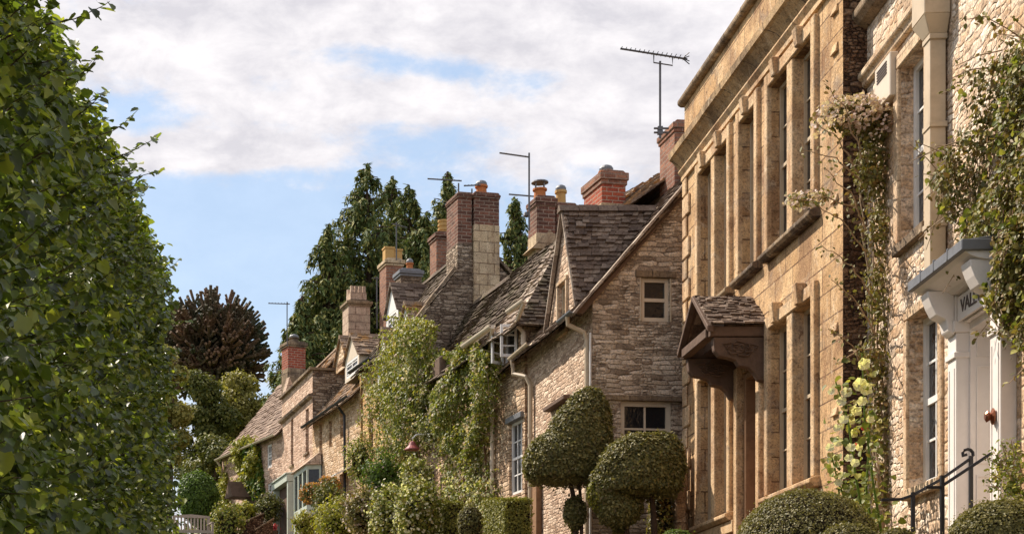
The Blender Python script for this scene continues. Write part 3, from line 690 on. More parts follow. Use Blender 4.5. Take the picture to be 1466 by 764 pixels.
# ================================================================== A: the tall golden ashlar house with the hooded door
A = Frame(6.0, 16.36, 0.0, 1.15)
A.empty('stone_house', 'tall golden ashlar house with mullioned windows and a hooded doorway', 'house')
yA = lambda Y: Y - 16.36
LEN = 6.4
FW = [(17.22, 17.90), (18.06, 18.74), (19.28, 19.92), (20.46, 21.10), (21.24, 21.88)]
ops = []; first = []; ground = []
for (p, q) in FW:
    o = (yA(p), yA(q), 5.46, 7.45); ops.append(o); first.append(o)
for i in (0, 1, 3, 4):
    p, q = FW[i]; o = (yA(p), yA(q), 2.48, 4.50); ops.append(o); ground.append(o)
door_o = (yA(19.16), yA(19.94), 1.3, 4.22); ops.append(door_o)
mb = MB()
wall_cols(mb, FRONT, 0.0, LEN, A.zg, lambda a: 8.76, ops, 0.26)
mb.quad((0, LEN, A.zg), (8, LEN, A.zg), (8, LEN, 8.76), (0, LEN, 8.76)).quad((8, 0, A.zg), (8, LEN, A.zg), (8, LEN, 8.76), (8, 0, 8.76)).quad((0, 0, 8.755), (0.4, 0, 8.755), (0.4, LEN, 8.755), (0, LEN, 8.755)).quad((.4, 0, 8.75), (.4, LEN, 8.75), (.4, LEN, 8.2), (.4, 0, 8.2))
mb.build('wall', M['ashA'], A.root, A.zg)
mb = MB(); mb.quad((0.0, -.001, A.zg), (8, -.001, A.zg), (8, -.001, 8.76), (0.0, -.001, 8.76)); mb.build('side_wall', M['sideA'], A.root, A.zg)['label'] = 'dark rubble return wall at the near corner'
mb = MB(); mb.quad((.4, 0, 8.3), (8, 0, 8.3), (8, LEN, 8.5), (.4, LEN, 8.5)); mb.build('roof', M['lead'], A.root, A.zg)
# mouldings: string, cornice, coping
mb = MB(); mb.prism([(-.002, 7.66), (-.045, 7.66), (-.045, 7.72), (-.09, 7.78), (-.09, 7.80), (-.002, 7.80)], 'y', -.05, LEN + .03); mb.build('string_course', M['trimA'], A.root, A.zg)
mb = MB()
y = -.10
while y < LEN + .05:
    y2 = min(LEN + .10, y + random.uniform(.7, 1.1)); e = random.uniform(-.004, .004)
    mb.prism([(-.002, 7.84), (-.06 + e, 7.84), (-.10 + e, 7.90), (-.17 + e, 7.97), (-.21 + e, 7.99), (-.22 + e, 8.08), (-.002, 8.13)], 'y', y, y2 - .004); y = y2
mb.build('cornice', M['corniceA'], A.root, A.zg)
mb = MB(); y = -.06
while y < LEN + .05:
    y2 = min(LEN + .06, y + random.uniform(.6, 1.0)); e = random.uniform(-.006, .006)
    mb.prism([(.46, 8.765), (-.05, 8.765), (-.09 + e, 8.80), (-.09 + e, 8.86), (-.03, 8.895 + e), (.46, 8.90)], 'y', y, y2 - .005); y = y2
mb.build('coping', M['coping'], A.root, A.zg, bevel=0.012)
# quoins at the far corner and the plain near pilaster
mb = MB(); z = 1.2; k = 0
while z < 7.6:
    h = .31; wq = .34 if k % 2 else .20
    mb.box(-.035, -.001, LEN - wq, LEN + .01, z + .008, z + h - .008); z += h; k += 1
mb.build('quoins', M['trimA'], A.root, A.zg, bevel=0.014)
for (z0, z1) in ((3.05, 3.14), (3.95, 4.05), (5.35, 5.43), (6.28, 6.37), (6.95, 7.06), (7.38, 7.47)):
    MB().hexa([(-.035, .13, z0), (-.001, .13, z0), (-.001, .30, z0), (-.035, .30, z0), (-.012, .14, z1), (-.001, .14, z1), (-.001, .29, z1), (-.012, .29, z1)]).build('projecting_stone', M['trimA'], A.root, A.zg, bevel=0.01)
def keystone(y0, y1, z0, z1):
    mb = MB(); mb.hexa([(-.10, y0, z0), (-.001, y0, z0), (-.001, y1, z0), (-.10, y1, z0), (-.13, y0 - .015, z1), (-.001, y0 - .015, z1), (-.001, y1 + .015, z1), (-.13, y1 + .015, z1)])
    mb.build('keystone', M['trimA'], A.root, A.zg, bevel=0.012)
def surround(groups, z0, z1, y0, y1, head):
    """raised jambs, mullions, head and sill round one window group"""
    mb = MB()
    jam = .13
    mb.box(-.055, .06, y0 - jam, y0 - .002, z0, z1 + head); mb.box(-.055, .06, y1 + .002, y1 + jam, z0, z1 + head)
    mb.box(-.052, .06, y0 - .001, y1 + .001, z1 + .004, z1 + head - .004)
    for a, b in zip(groups[:-1], groups[1:]): mb.box(-.035, .20, a[1] - .02, b[0] + .02, z0, z1 + .003)
    o = mb.build('surround', M['trimA'], A.root, A.zg, bevel=0.012)
    s = MB(); s.prism([(.1, z0 - .115), (-.07, z0 - .115), (-.12, z0 - .07), (-.12, z0 - .03), (-.05, z0 + .002), (.1, z0 + .004)], 'y', y0 - .17, y1 + .17)
    s.build('sill', M['coping'] if z0 > 4 else M['trimA'], o, A.zg, bevel=0.006)
for grp, z0, z1, hd in (([0, 1], 5.46, 7.45, .17), ([2], 5.46, 7.45, .17), ([3, 4], 5.46, 7.45, .17), ([0, 1], 2.48, 4.50, .16), ([3, 4], 2.48, 4.50, .16)):
    g = [(yA(FW[i][0]), yA(FW[i][1])) for i in grp]
    surround(g, z0, z1, g[0][0], g[-1][1], hd)
    for a, b in g: keystone((a + b) / 2 - .06, (a + b) / 2 + .06, z1 + .0, z1 + (.21 if z0 > 4 else .24))
for o in first + ground:
    window(A, FRONT, o, M['buffpaint'], 1, 4, 0.10, 0.045, 0.018)
MB().box(-.05, .1, yA(20.2), yA(22.1), 2.20, 2.36).build('plinth_block', M['trimA'], A.root, A.zg, bevel=.01)
# doorway: door, surround, hood
d = MB(); a0, a1 = door_o[:2]
d.box(.20, .25, a0 + .09, a1 - .09, 1.3, 4.12)
dr = d.build('door', M['oak'], A.root, A.zg)
dr['label'] = 'brown boarded door under the stone hood'
h = MB(); h.lathe(0, 0, [(.012, 0), (.03, .01), (.03, .04), (.012, .05)], 8); h.v = [(.20 - v[2], a1 - .2 + v[0], 2.62 + v[1]) for v in h.v]; h.build('door_handle', M['iron'], dr, A.zg)
mb = MB(); mb.box(.02, .26, a0, a0 + .088, 1.3, 4.2); mb.box(.02, .26, a1 - .088, a1, 1.3, 4.2); mb.box(.02, .26, a0 + .09, a1 - .09, 4.122, 4.2)
mb.build('door_frame', M['oak'], A.root, A.zg, bevel=.01)
mb = MB(); mb.box(-.07, .05, a0 - .14, a0 - .003, 1.3, 4.3); mb.box(-.07, .05, a1 + .003, a1 + .14, 1.3, 4.3); mb.build('door_surround', M['trimA'], A.root, A.zg, bevel=.012)
HX = -.70; hy0, hy1, hym = yA(18.90), yA(20.24), yA(19.57)
mb = MB()
slates(mb, (HX - .02, hy0 - .04, 4.60), (-.005, hy0 - .04, 4.60), (-.005, hym, 5.11), (HX - .02, hym, 5.11), expo=(.085, .07), wid=(.06, .14), thick=.024, jit=.014)
slates(mb, (HX - .02, hy1 + .04, 4.60), (-.005, hy1 + .04, 4.60), (-.005, hym, 5.11), (HX - .02, hym, 5.11), expo=(.09, .07), wid=(.08, .16), thick=.022)
hood = mb.build('door_hood', M['slate'], A.root, A.zg); hood['label'] = 'gabled door hood of mossy stone slates on carved brackets'
mb = MB()
for s_, ya in ((1, hy0), (-1, hy1)):
    mb.hexa([(HX - .05, ya - .05 * s_, 4.50), (HX + .03, ya - .05 * s_, 4.50), (HX + .03, hym, 5.06), (HX - .05, hym, 5.06), (HX - .05, ya - .05 * s_, 4.58), (HX + .03, ya - .05 * s_, 4.58), (HX + .03, hym, 5.13), (HX - .05, hym, 5.13)])
mb.box(HX, -.005, hy0, hy0 + .10, 4.46, 4.585); mb.box(HX, -.005, hy1 - .10, hy1, 4.46, 4.585)
mb.box(HX - .03, HX + .09, hy0 + .101, hy1 - .101, 4.465, 4.58)
mb.quad((HX + .25, hy0 + .1, 4.5), (HX + .25, hy1 - .1, 4.5), (HX + .25, hym, 5.0))
mb.build('hood_frame', M['darkoak'], hood, A.zg, bevel=.008)
for ya, yb in ((hy0 + .02, hy0 + .14), (hy1 - .14, hy1 - .02)):
    mb = MB(); prof = [(-.005, 3.90), (-.10, 3.93), (-.15, 4.02), (-.22, 4.08), (-.34, 4.10), (-.38, 4.17), (-.47, 4.20), (-.58, 4.22), (-.64, 4.29), (-.66, 4.455), (-.005, 4.455)]
    mb.prism(prof, 'y', ya, yb)
    b = mb.build('hood_bracket', M['darkoak'], hood, A.zg, bevel=.01)
    l = MB()
    for i in range(16):
        an = i * 2.4; r = .02 + .006 * i; cx, cz = -.33, 4.32
        l.tube([(cx + r * 1.9 * math.cos(an), ya - .012, cz + r * .8 * math.sin(an)), (cx + r * 2.3 * math.cos(an + .5), ya - .022, cz + r * 1.0 * math.sin(an + .5)), (cx + r * 1.6 * math.cos(an + 1), ya - .012, cz + r * .7 * math.sin(an + 1))], .016, 5, .006)
    l.build('carved_scroll', M['darkoak'], b, A.zg)

# ================================================================== B: the rubble house with the white doorcase
B = Frame(5.83, 10.5, 0.073, 0.95)
B.empty('stone_house', 'peach rubble house with white doorcase under a lead canopy and a creeper', 'house')
yB = lambda px, x=0: B.y(px, x)
LB = yB(1240) + .02
uw = (yB(1327), yB(1290), 4.50, 6.26); gw = (yB(1346), yB(1302), 2.04, 3.70)
doB = (B.yw(12.66), B.yw(13.42), 1.15, 3.28)
mb = MB(); wall_cols(mb, FRONT, 0, LB, B.zg, lambda a: 8.6, [uw, gw, doB], .30)
mb.quad((0, 0, B.zg), (7, 0, B.zg), (7, 0, 8.6), (0, 0, 8.6)).quad((7, 0, B.zg), (7, LB, B.zg), (7, LB, 8.6), (7, 0, 8.6))
mb.build('wall', M['rubB'], B.root, B.zg)
MB().box(-.1, 7, -.1, LB, 8.602, 8.72).build('roof', M['lead'], B.root, B.zg)
mb = MB(); mb.prism([(-.001, 6.49), (-.05, 6.50), (-.06, 6.56), (-.10, 6.58), (-.10, 6.64), (-.001, 6.70)], 'y', uw[0] - .12, LB - .01); mb.build('string_course', M['trimB'], B.root, B.zg, bevel=.01)
mb = MB(); mb.prism([(-.001, 7.12), (-.10, 7.16), (-.16, 7.22), (-.16, 7.30), (-.001, 7.36)], 'y', 0, LB - .01); mb.build('cornice', M['coping'], B.root, B.zg, bevel=.01)
window(B, FRONT, uw, M['white'], 3, 4, .12, .06, .022, sill=(.07, .10, .07), sillmat=M['coping'], surround=(.14, .035), surmat=M['trimB'])
window(B, FRONT, gw, M['white'], 3, 4, .13, .07, .024, sill=(.07, .10, .06), sillmat=M['trimB'], surround=(.10, .03), surmat=M['trimB'])
# hopper and square downpipe
py0, py1 = B.yw(13.98), B.yw(14.14)
mb = MB(); mb.box(-.16, -.02, py0, py1, 3.72, 6.10)
for z in (4.3, 5.2, 6.0): mb.box(-.17, -.01, py0 - .02, py1 + .02, z, z + .05)
dp = mb.build('downpipe', M['buffpaint'], B.root, B.zg, bevel=.004); dp['label'] = 'square buff-painted downpipe with a box hopper'
mb = MB(); mb.hexa([(-.17, py0 - .01, 6.05), (-.01, py0 - .01, 6.05), (-.01, py1 + .01, 6.05), (-.17, py1 + .01, 6.05), (-.24, py0 - .09, 6.20), (-.01, py0 - .09, 6.20), (-.01, py1 + .09, 6.20), (-.24, py1 + .09, 6.20)])
mb.box(-.24, -.01, py0 - .09, py1 + .09, 6.202, 6.62); mb.box(-.26, -.01, py0 - .11, py1 + .11, 6.621, 6.68)
mb.build('hopper', M['buffpaint'], dp, B.zg, bevel=.006)
# alarm box with louvres
ya0, ya1 = yB(1280, -.05), yB(1258, -.05)
mb = MB(); mb.box(-.09, -.001, ya0, ya1, 6.02, 6.46); ab = mb.build('alarm_box', M['alarm'], B.root, B.zg, bevel=.01)
mb = MB()
for i in range(5): mb.box(-.098, -.088, ya0 + .10, ya1 - .08, 6.28 + i * .028, 6.292 + i * .028)
mb.build('louvre', M['letter'], ab, B.zg)
# doorcase: pilasters, entablature with lettering, cove, lead canopy, panelled reveals, door
dc = MB(); yp = [(B.yw(13.42), B.yw(13.62)), (B.yw(12.44), B.yw(12.66))]
dc.box(-.07, .0, yp[1][0] - .02, yp[0][1] + .02, 3.281, 3.40)
dc.box(-.10, .0, yp[1][0] - .03, yp[0][1] + .03, 3.401, 3.52)
case = dc.build('doorcase', M['pinkcream'], B.root, B.zg, bevel=.006); case['label'] = 'rosy white classical doorcase with lettering over the door'
for (p, q) in yp:
    mb = MB(); mb.box(-.13, -.001, p, q, 1.15, 3.20); mb.box(-.16, -.001, p - .03, q + .03, 1.15, 1.42); mb.box(-.15, -.001, p - .015, q + .015, 2.98, 3.03)
    mb.box(-.155, -.001, p - .02, q + .02, 3.201, 3.30); mb.box(-.14, -.001, p - .01, q + .01, 3.30, 3.52)
    mb.box(-.137, -.128, p + .03, p + .05, 1.5, 2.9).box(-.137, -.128, q - .05, q - .03, 1.5, 2.9)
    pl = mb.build('pilaster', M['pinkcream'], case, B.zg, bevel=.005)
# cove and consoles under the canopy
cy0, cy1 = B.yw(12.40), B.yw(13.70); CPX = -.45
mb = MB(); mb.prism([(-.001, 3.521), (-.10, 3.521), (-.17, 3.53), (-.20, 3.56), (-.30, 3.575), (-.37, 3.60), (-.41, 3.63), (-.001, 3.63)], 'y', cy0 + .03, cy1 - .03); mb.build('cove', M['pinkcream'], case, B.zg)
for (p, q) in yp:
    mb = MB(); mb.prism([(-.14, 3.18), (-.19, 3.22), (-.21, 3.32), (-.29, 3.36), (-.33, 3.44), (-.36, 3.52), (-.37, 3.57), (-.14, 3.57)], 'y', p + .01, q - .01); mb.build('console', M['pinkcream'], case, B.zg, bevel=.008)
mb = MB(); mb.box(CPX, -.001, cy0, cy1, 3.631, 3.72); mb.prism([(CPX + .02, 3.7201), (-.001, 3.7201), (-.001, 3.78)], 'y', cy0 + .02, cy1 - .02)
for i in range(1, 4):
    yy = cy0 + (cy1 - cy0) * i / 4; mb.box(CPX - .006, -.002, yy - .012, yy + .012, 3.635, 3.735)
mb.build('lead_canopy', M['lead'], case, B.zg, bevel=.006)
# far and near panelled reveals and the panelled door behind them
rv = MB(); y0, y1 = doB[0], doB[1]
rv.box(-.02, .34, y1 - .03, y1 + .0, 1.15, 3.28); rv.box(-.02, .34, y0, y0 + .03, 1.15, 3.28); rv.box(-.02, .34, y0 + .03, y1 - .03, 3.22, 3.28)
for z0, z1 in ((1.3, 1.95), (2.05, 2.9), (2.98, 3.18)):
    for (p, q) in ((y1 - .042, y1 - .03),):
        rv.box(.03, .045, p, q, z0, z1); rv.box(.28, .295, p, q, z0, z1); rv.box(.045, .28, p, q, z0, z0 + .015); rv.box(.045, .28, p, q, z1 - .015, z1)
rv.build('door_lining', M['pinkcream'], case, B.zg)
d = MB(); d.box(.28, .33, y0 + .031, y1 - .031, 1.15, 3.219)
for ya, yb in ((y0 + .1, (y0 + y1) / 2 - .03), ((y0 + y1) / 2 + .03, y1 - .1)):
    for z0, z1 in ((1.3, 1.9), (2.0, 2.7), (2.8, 3.12)): d.box(.268, .281, ya, yb, z0, z1)
drB = d.build('door', M['pinkcream'], B.root, B.zg, bevel=.006)
k = MB(); k.lathe(0, 0, [(.02, 0), (.05, .008), (.05, .016), (.02, .03), (.035, .06), (.02, .075)], 10)
ky, kz = (yp[1][0] + yp[1][1]) / 2, (HY - 597) * 12.6 / F
k.v = [(-.137 - v[2], ky + v[0], kz + v[1] * 1.4) for v in k.v]; k.build('bell_pull', M['bronze'], case, B.zg)
def text(body, size, mat, parent, loc, rot, name):
    cu = bpy.data.curves.new(name, 'FONT'); cu.body = body; cu.size = size; cu.extrude = 0.003; cu.align_x = 'CENTER'; cu.align_y = 'CENTER'; cu.space_character = 0.95
    tmp = bpy.data.objects.new(name, cu); COL.objects.link(tmp)
    dg = bpy.context.evaluated_depsgraph_get(); dg.update(); me = bpy.data.meshes.new_from_object(tmp.evaluated_get(dg)); bpy.data.objects.remove(tmp)
    o = bpy.data.objects.new(name, me); COL.objects.link(o); me.materials.clear(); me.materials.append(mat)
    if parent: o.parent = parent
    o.location = loc; o.rotation_euler = rot; return o
fr_ = MB(); fr_.box(-.128, -.105, y0 + .03, y1 - .03, 3.285, 3.50); fr_.build('frieze', M['pinkcream'], case, B.zg, bevel=.004)
text('VALEW', .17, M['letter'], case, (-.132, (y0 + y1) / 2, 3.395 - B.zg), (math.radians(90), 0, math.radians(-90)), 'lettering')
# a slab step before the door
MB().box(-.75, -.17, cy0 - .05, cy1 + .05, .96, 1.14).build('doorstep', M['paving'], B.root, B.zg, bevel=.015)

# ================================================================== C: the gabled cottage
C = Frame(4.79, 23.5, -0.11, 1.95)
C.empty('gabled_cottage', 'brown rubble cottage with its gable end to the viewer and a slated cross gable', 'house')
zc = lambda x: 6.26 + 1.13 * x
xr, LC = 2.45, 3.72
g1 = (C.x(918, .02), C.x(958, .02), (HY - 460) * 23.6 / F, (HY - 397) * 23.6 / F)
g2 = (C.x(888, .02), C.x(961, .02), 3.72, (HY - 574) * 23.6 / F)
mb = MB(); wall_cols(mb, GABLE, 0, 4.9, C.zg, lambda a: zc(a) if a < xr else zc(2 * xr - a), [g1, g2], .16, (xr,))
mb.quad((4.9, 0, C.zg), (4.9, LC, C.zg), (4.9, LC, 6.26), (4.9, 0, 6.26)); mb.quad((0, LC, C.zg), (4.9, LC, C.zg), (4.9, LC, zc(0)), (xr, LC, zc(xr)), (0, LC, zc(0)))
mb.build('gable_wall', M['rubC'], C.root, C.zg)['label'] = 'brown coursed rubble gable wall facing down the street'
dy0, dy1, dym = C.y(829), C.y(785), C.y(810)
fwc = (C.y(812), C.y(801), 5.98, 6.76)
mb = MB(); dzr = 7.90
wall_cols(mb, FRONT, 0, LC, C.zg, lambda a: 6.2 if not (dy0 <= a <= dy1) else max(6.2, 6.2 + (dzr - 6.2) * (1 - abs(a - dym) / (dym - dy0 if a < dym else dy1 - dym))), [fwc], .14, (dy0, dym, dy1))
mb.build('front_wall', M['rubCf'], C.root, C.zg)
window(C, GABLE, g1, M['cream'], 1, 2, .05, .06, .03, lintel=(.10, .10, .035), lintelmat=M['coping'], surround=(.03, .01), surmat=M['buffpaint'])
window(C, GABLE, g2, M['cream'], 2, 2, .05, .075, .03, sash=False)
mb = MB(); mb.box(C.x(864, 0), 1.95, -.05, .04, (HY - 572) * 23.5 / F, (HY - 565) * 23.5 / F); mb.build('lintel', M['coping'], C.root, C.zg)
window(C, FRONT, fwc, M['buffpaint'], 2, 2, .04, .05, .03, sash=False, surround=(.07, .04), surmat=M['trimB'], sill=(.06, .08, .05), sillmat=M['trimB'])
pitched(C, 0, xr, 4.9, 0, LC + 1.6, 6.22, zc(xr), M['slate'], over=.26, verge=.12, sag=.04, expo=(.13, .09))
mb = MB(); slates(mb, (1.0, 2.0, 8.05), (.75, 6.2, 8.0), (xr + .1, 6.6, 9.85), (xr, 1.9, 9.10), expo=(.13, .10), sag=.02); mb.quad((xr + .1, 6.6, 9.8), (xr, 1.9, 9.05), (4.5, 1.9, 7), (4.5, 6.6, 7.6)); mb.quad((xr + .1, 6.6, 9.8), (.75, 6.2, 7.95), (.75, 6.2, 6.5), (4.5, 6.6, 6.5), (4.5, 6.6, 7.6)); mb.build('rear_roof', M['slateG'], C.root, C.zg)
# cross gable
mb = MB(); ov = .10; zg_ = 6.12
slates(mb, (-.08, dy0 - ov, zg_ - .12), (.02, dy0 - ov, zg_ - .12), (1.55, dym, dzr + .05), (-.06, dym, dzr), expo=(.105, .085), wid=(.09, .20), thick=.036, jit=.014)
slates(mb, (-.03, dy1 + ov, zg_), (.1, dy1 + ov, zg_), (1.55, dym, dzr + .05), (-.03, dym, dzr), expo=(.2, .13))
ridge(mb, (-.12, dym, dzr + .05), (1.5, dym, dzr + .1), .07, .3)
cr_ = mb.build('cross_gable_roof', M['slate'], C.root, C.zg)
for ya in (dy0 - .10, dy1 + .06):
    mb = MB(); coping(mb, (-.06, ya, zg_ - .10), (-.06, dym, dzr + .0), .03, .03, 9); mb.build('verge_stones', M['slateL'], cr_, C.zg)
# main verge, sprocket and gutter
mb = MB(); coping(mb, (-.34, -.11, 5.82), (xr, -.11, zc(xr) + .03), .10, .035, 18); mb.build('verge', M['slateL'], C.root, C.zg)
mb = MB(); mb.prism([(-.18, 5.86), (xr, zc(xr) - .15), (xr, zc(xr) - .03), (-.30, 5.88)], 'y', -.08, -.003); mb.build('bargeboard', M['darkoak'], C.root, C.zg)
gutter(C, dy1 + .1, LC, 6.02, M['buffpaint'], -.30, .06)
gutter(C, -.15, dy0 - .12, 5.90, M['lead'], -.36, .05)
downpipe(C, [(-.36, .12, 5.88), (-.34, .16, 5.75), (-.10, .10, 5.62), (-.06, .10, 5.5), (-.06, .10, 2.0)], M['buffpaint'], .038, 'buff downpipe at the near corner')
MB().tube([(-.03, .02, 5.6), (-.03, .02, 2.1)], .018, 6).build('cable', M['white'], C.root, C.zg)
mb = MB(); mb.box(-.13, .0, C.y(818), C.y(788), 4.80, 4.87); mb.build('drip_ledge', M['darkoak'], C.root, C.zg, bevel=.008)
yy = C.y(764)
downpipe(C, [(-.30, LC - .1, 6.0), (-.28, LC - .12, 5.72), (-.12, yy + .05, 5.62), (-.06, yy, 5.45), (-.06, yy, 2.0)], M['buffpaint'], .042, 'buff downpipe with a swan neck at the far end')
MB().box(-.10, 0, C.y(776), C.y(770), 2.0, 3.7).build('pilaster_strip', M['oak'], C.root, C.zg, bevel=.01)

def cx_(fr, pl, pr, Y):          # chimney front-face extents from photo columns at world depth Y
    y = (Y - fr.Y0) / fr.U[1]; return fr.x(pl, y), fr.x(pr, y), y
x0, x1, y0 = cx_(C, 966, 1000, 25.0)
chimney(C, x0, x1, y0, y0 + .7, 8.3, (HY - 168) * 25.0 / F, M['brickbr'], cap=.04, label='brown-red brick stack beside the parapet of the golden house')

# ================================================================== D: the climber-clad house
D = Frame(4.34, 27.17, -0.20, 2.4)
D.empty('slated_cottage', 'long low cottage clad in climbers, with a steep mossy slated roof', 'house')
LD = 6.95; ZE = 6.82
cw = (D.y(742), D.y(722), 6.10, 6.72); sw = (D.y(748), D.y(729), D.z(706, D.y(740)), D.z(602, D.y(738)))
dd1 = (D.y(690), D.y(672), 2.5, 4.6); dd2 = (D.y(622), D.y(606), 2.6, 4.9)
mb = MB(); wall_cols(mb, FRONT, 0, LD, D.zg, lambda a: ZE, [cw, sw, dd1, dd2], .16)
shell(mb, 0, 4.2, 0, LD, D.zg, ZE, 1.45, 8.75, front=False, near=False); mb.quad((0, 0, D.zg), (4.2, 0, D.zg), (4.2, 0, ZE), (0, 0, ZE))
mb.build('wall', M['rubD'], D.root, D.zg)
window(D, FRONT, sw, M['white'], 3, 4, .05, .05, .022, lintel=(.06, .10, .06), lintelmat=M['lead'])
for o in (dd1, dd2):
    window(D, FRONT, o, M['cream'], 2, 3, .06, .05, .02)
# open white casement
win = window(D, FRONT, cw, M['white'], 1, 1, .02, .05, .02, sash=False, label='white casement window standing open under the gutter')
def leaf_(ya, ang):
    mb = MB(); hgt = cw[3] - cw[2] - .06; wd = .30
    ca, sa = math.cos(ang), math.sin(ang)
    def T(a, z, d): return (-.02 - a * sa + d * ca, ya + a * ca + d * sa, z)
    z0, z1 = cw[2] + .02, cw[3] - .02
    for q in ((0, .045, z0, z1), (wd - .045, wd, z0, z1), (.045, wd - .045, z0, z0 + .05), (.045, wd - .045, z1 - .05, z1), (.045, wd - .045, (z0*.66+z1*.34) - .012, (z0*.66+z1*.34) + .012), (.045, wd - .045, (z0*.33+z1*.67) - .012, (z0*.33+z1*.67) + .012)):
        bx(mb, T, *q, -.018, .018)
    mb.build('casement', M['white'], win, D.zg)
    g = MB(); g.quad(T(.04, z0, 0), T(wd - .04, z0, 0), T(wd - .04, z1, 0), T(.04, z1, 0)); 
leaf_(cw[1] - .01, math.radians(115)); leaf_(cw[0] + .01, math.radians(80))
ysp = D.y(706); yh = D.y(790, 1.45)
mb = MB()
slates(mb, (-.28, -.35, ZE - .32), (-.28, ysp, ZE - .32), (1.45, ysp + .5, 8.78), (1.45, 1.7, 8.72), expo=(.125, .085), wid=(.10, .24), sag=.06, thick=.034); mb.build('roof', M['slateL'], D.root, D.zg)['label'] = 'pale slates of the nearer slope, sunlight put into their colour'
mb = MB()
slates(mb, (-.30, ysp + .02, ZE - .34), (-.30, LD + .1, ZE - .30), (1.45, LD + .1, 8.82), (1.45, ysp + .52, 8.80), expo=(.13, .09), wid=(.10, .24), sag=.07, thick=.038, jit=.02)
slates(mb, (4.3, 0, ZE), (4.3, LD, ZE), (1.45, LD, 8.8), (1.45, 1.6, 8.72), expo=(.34, .25), wid=(.3, .5)); ridge(mb, (1.45, 1.7, 8.75), (1.45, LD, 8.84))
slates(mb, (3.2, -.3, ZE - .3), (-.28, -.3, ZE - .3), (1.42, 1.72, 8.74), (1.48, 1.72, 8.74), expo=(.13, .09), wid=(.10, .24), thick=.034)
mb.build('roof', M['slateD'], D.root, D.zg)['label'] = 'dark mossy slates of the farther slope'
gutter(D, D.y(757, -.3), D.y(733, -.3), 6.80, M['cream'], -.36, .07); gutter(D, D.y(709, -.3), D.y(668, -.3), 6.76, M['cream'], -.36, .07)
downpipe(D, [(-.36, D.y(757, -.3) + .05, 6.75), (-.2, D.y(757) + .1, 6.6), (-.06, D.y(757) + .1, 6.45), (-.06, D.y(757) + .1, 6.2)], M['cream'], .04)
downpipe(D, [(-.36, D.y(710, -.3), 6.72), (-.1, D.y(709), 6.5), (-.06, D.y(709), 6.3), (-.06, D.y(709), 2.5)], M['cream'], .04)
MB().box(-.30, -.02, D.y(650), D.y(632), 6.55, 6.95).build('dark_block', M['darkoak'], D.root, D.zg, bevel=.03)  # plain dark block at the gutter
# chimneys behind D's ridge
x0, x1, y0 = cx_(D, 862, 896, 27.5)
def zz(py, Y): return (HY - py) * Y / F
chimney(D, x0, x1, y0, y0 + .85, zz(330, 27.5), zz(237, 27.5), M['brick'], M['brickbr'], cap=.045, caph=.14, pots=[((x0 + x1) / 2, y0 + .35, .13, .10, 'terra', 'dome')], label='square red brick stack with a low capped pot')
MB().box(x0 - .03, x1 + .03, y0 - .03, y0 + .88, zz(330, 27.5), zz(282, 27.5)).build('chimney_base', M['chim'], D.root, D.zg, bevel=.01)
x0, x1, y0 = cx_(D, 768, 796, 30.5)
chimney(D, x0, x1, y0, y0 + .5, zz(372, 30.5), zz(275, 30.5), M['chim'], M['brickdk'], (zz(326, 30.5), M['brickdk']), pots=[((x0 + x1) / 2 - .04, y0 + .25, .13, .22, 'terra', 'cowl')], cap=.03, label='sooty brick stack on a stone base, its pot under a flat cowl')
mb = MB(); mb.prism([(x0 - .12, zz(350, 30.5)), (x1 + .25, zz(350, 30.5)), ((x0 + x1) / 2 + .06, zz(322, 30.5))], 'y', y0 - .05, y0 + .5); mb.build('chimney_gablet', M['chim'], D.root, D.zg)
x0, x1, y0 = cx_(D, 797, 826, 30.7)
chimney(D, x0, x1, y0, y0 + .5, zz(372, 30.7), zz(283, 30.7), M['brickdk'], M['brickdk'], pots=[((x0 + x1) / 2 - .03, y0 + .25, .11, .33, 'buff', 'dome')], cap=.03, label='lower sooty brick stack with a tall domed buff pot')

# ================================================================== E: the house with the twin stacks on its gable
E = Frame(2.97, 34.0, -0.24, 3.0)
E.empty('gabled_house', 'ochre house with dormers whose stone gable carries two tall chimney stacks', 'house')
LE = E.y(515); xrE, zrE, zeE = 1.5, 10.2, 8.2
ow = [(E.y(p), E.y(q), E.z(b, E.y(p)), E.z(t_, E.y(p))) for (p, q, t_, b) in ((548, 543, 560, 590), (534, 528, 590, 640), (519.5, 516.5, 548, 640))]
ow = [(min(a, b), max(a, b), min(c, d), max(c, d)) for a, b, c, d in ow]
mb = MB(); wall_cols(mb, FRONT, 0, LE, E.zg, lambda a: zeE, ow, .14); mb.build('wall', M['ochre'], E.root, E.zg)
for o in ow: window(E, FRONT, o, M['darkoak'], 1, 2, .07, .05, .02, sash=False)
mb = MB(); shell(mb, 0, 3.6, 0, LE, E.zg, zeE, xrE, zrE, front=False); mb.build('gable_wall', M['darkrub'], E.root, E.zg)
pitched(E, 0, xrE, 3.6, .05, LE, zeE, zrE, M['slateD'], over=.2, verge=.0)
mb = MB(); coping(mb, (-.1, .06, zeE - .05), (xrE - .5, .06, zrE - .62), .10, .07, 5); mb.build('coping', M['coping'], E.root, E.zg)
mb = MB(); coping(mb, (3.6, .06, zeE + .1), (xrE + .45, .06, zrE - .35), .10, .07, 6); mb.build('coping', M['coping'], E.root, E.zg)
Yc = 33.95
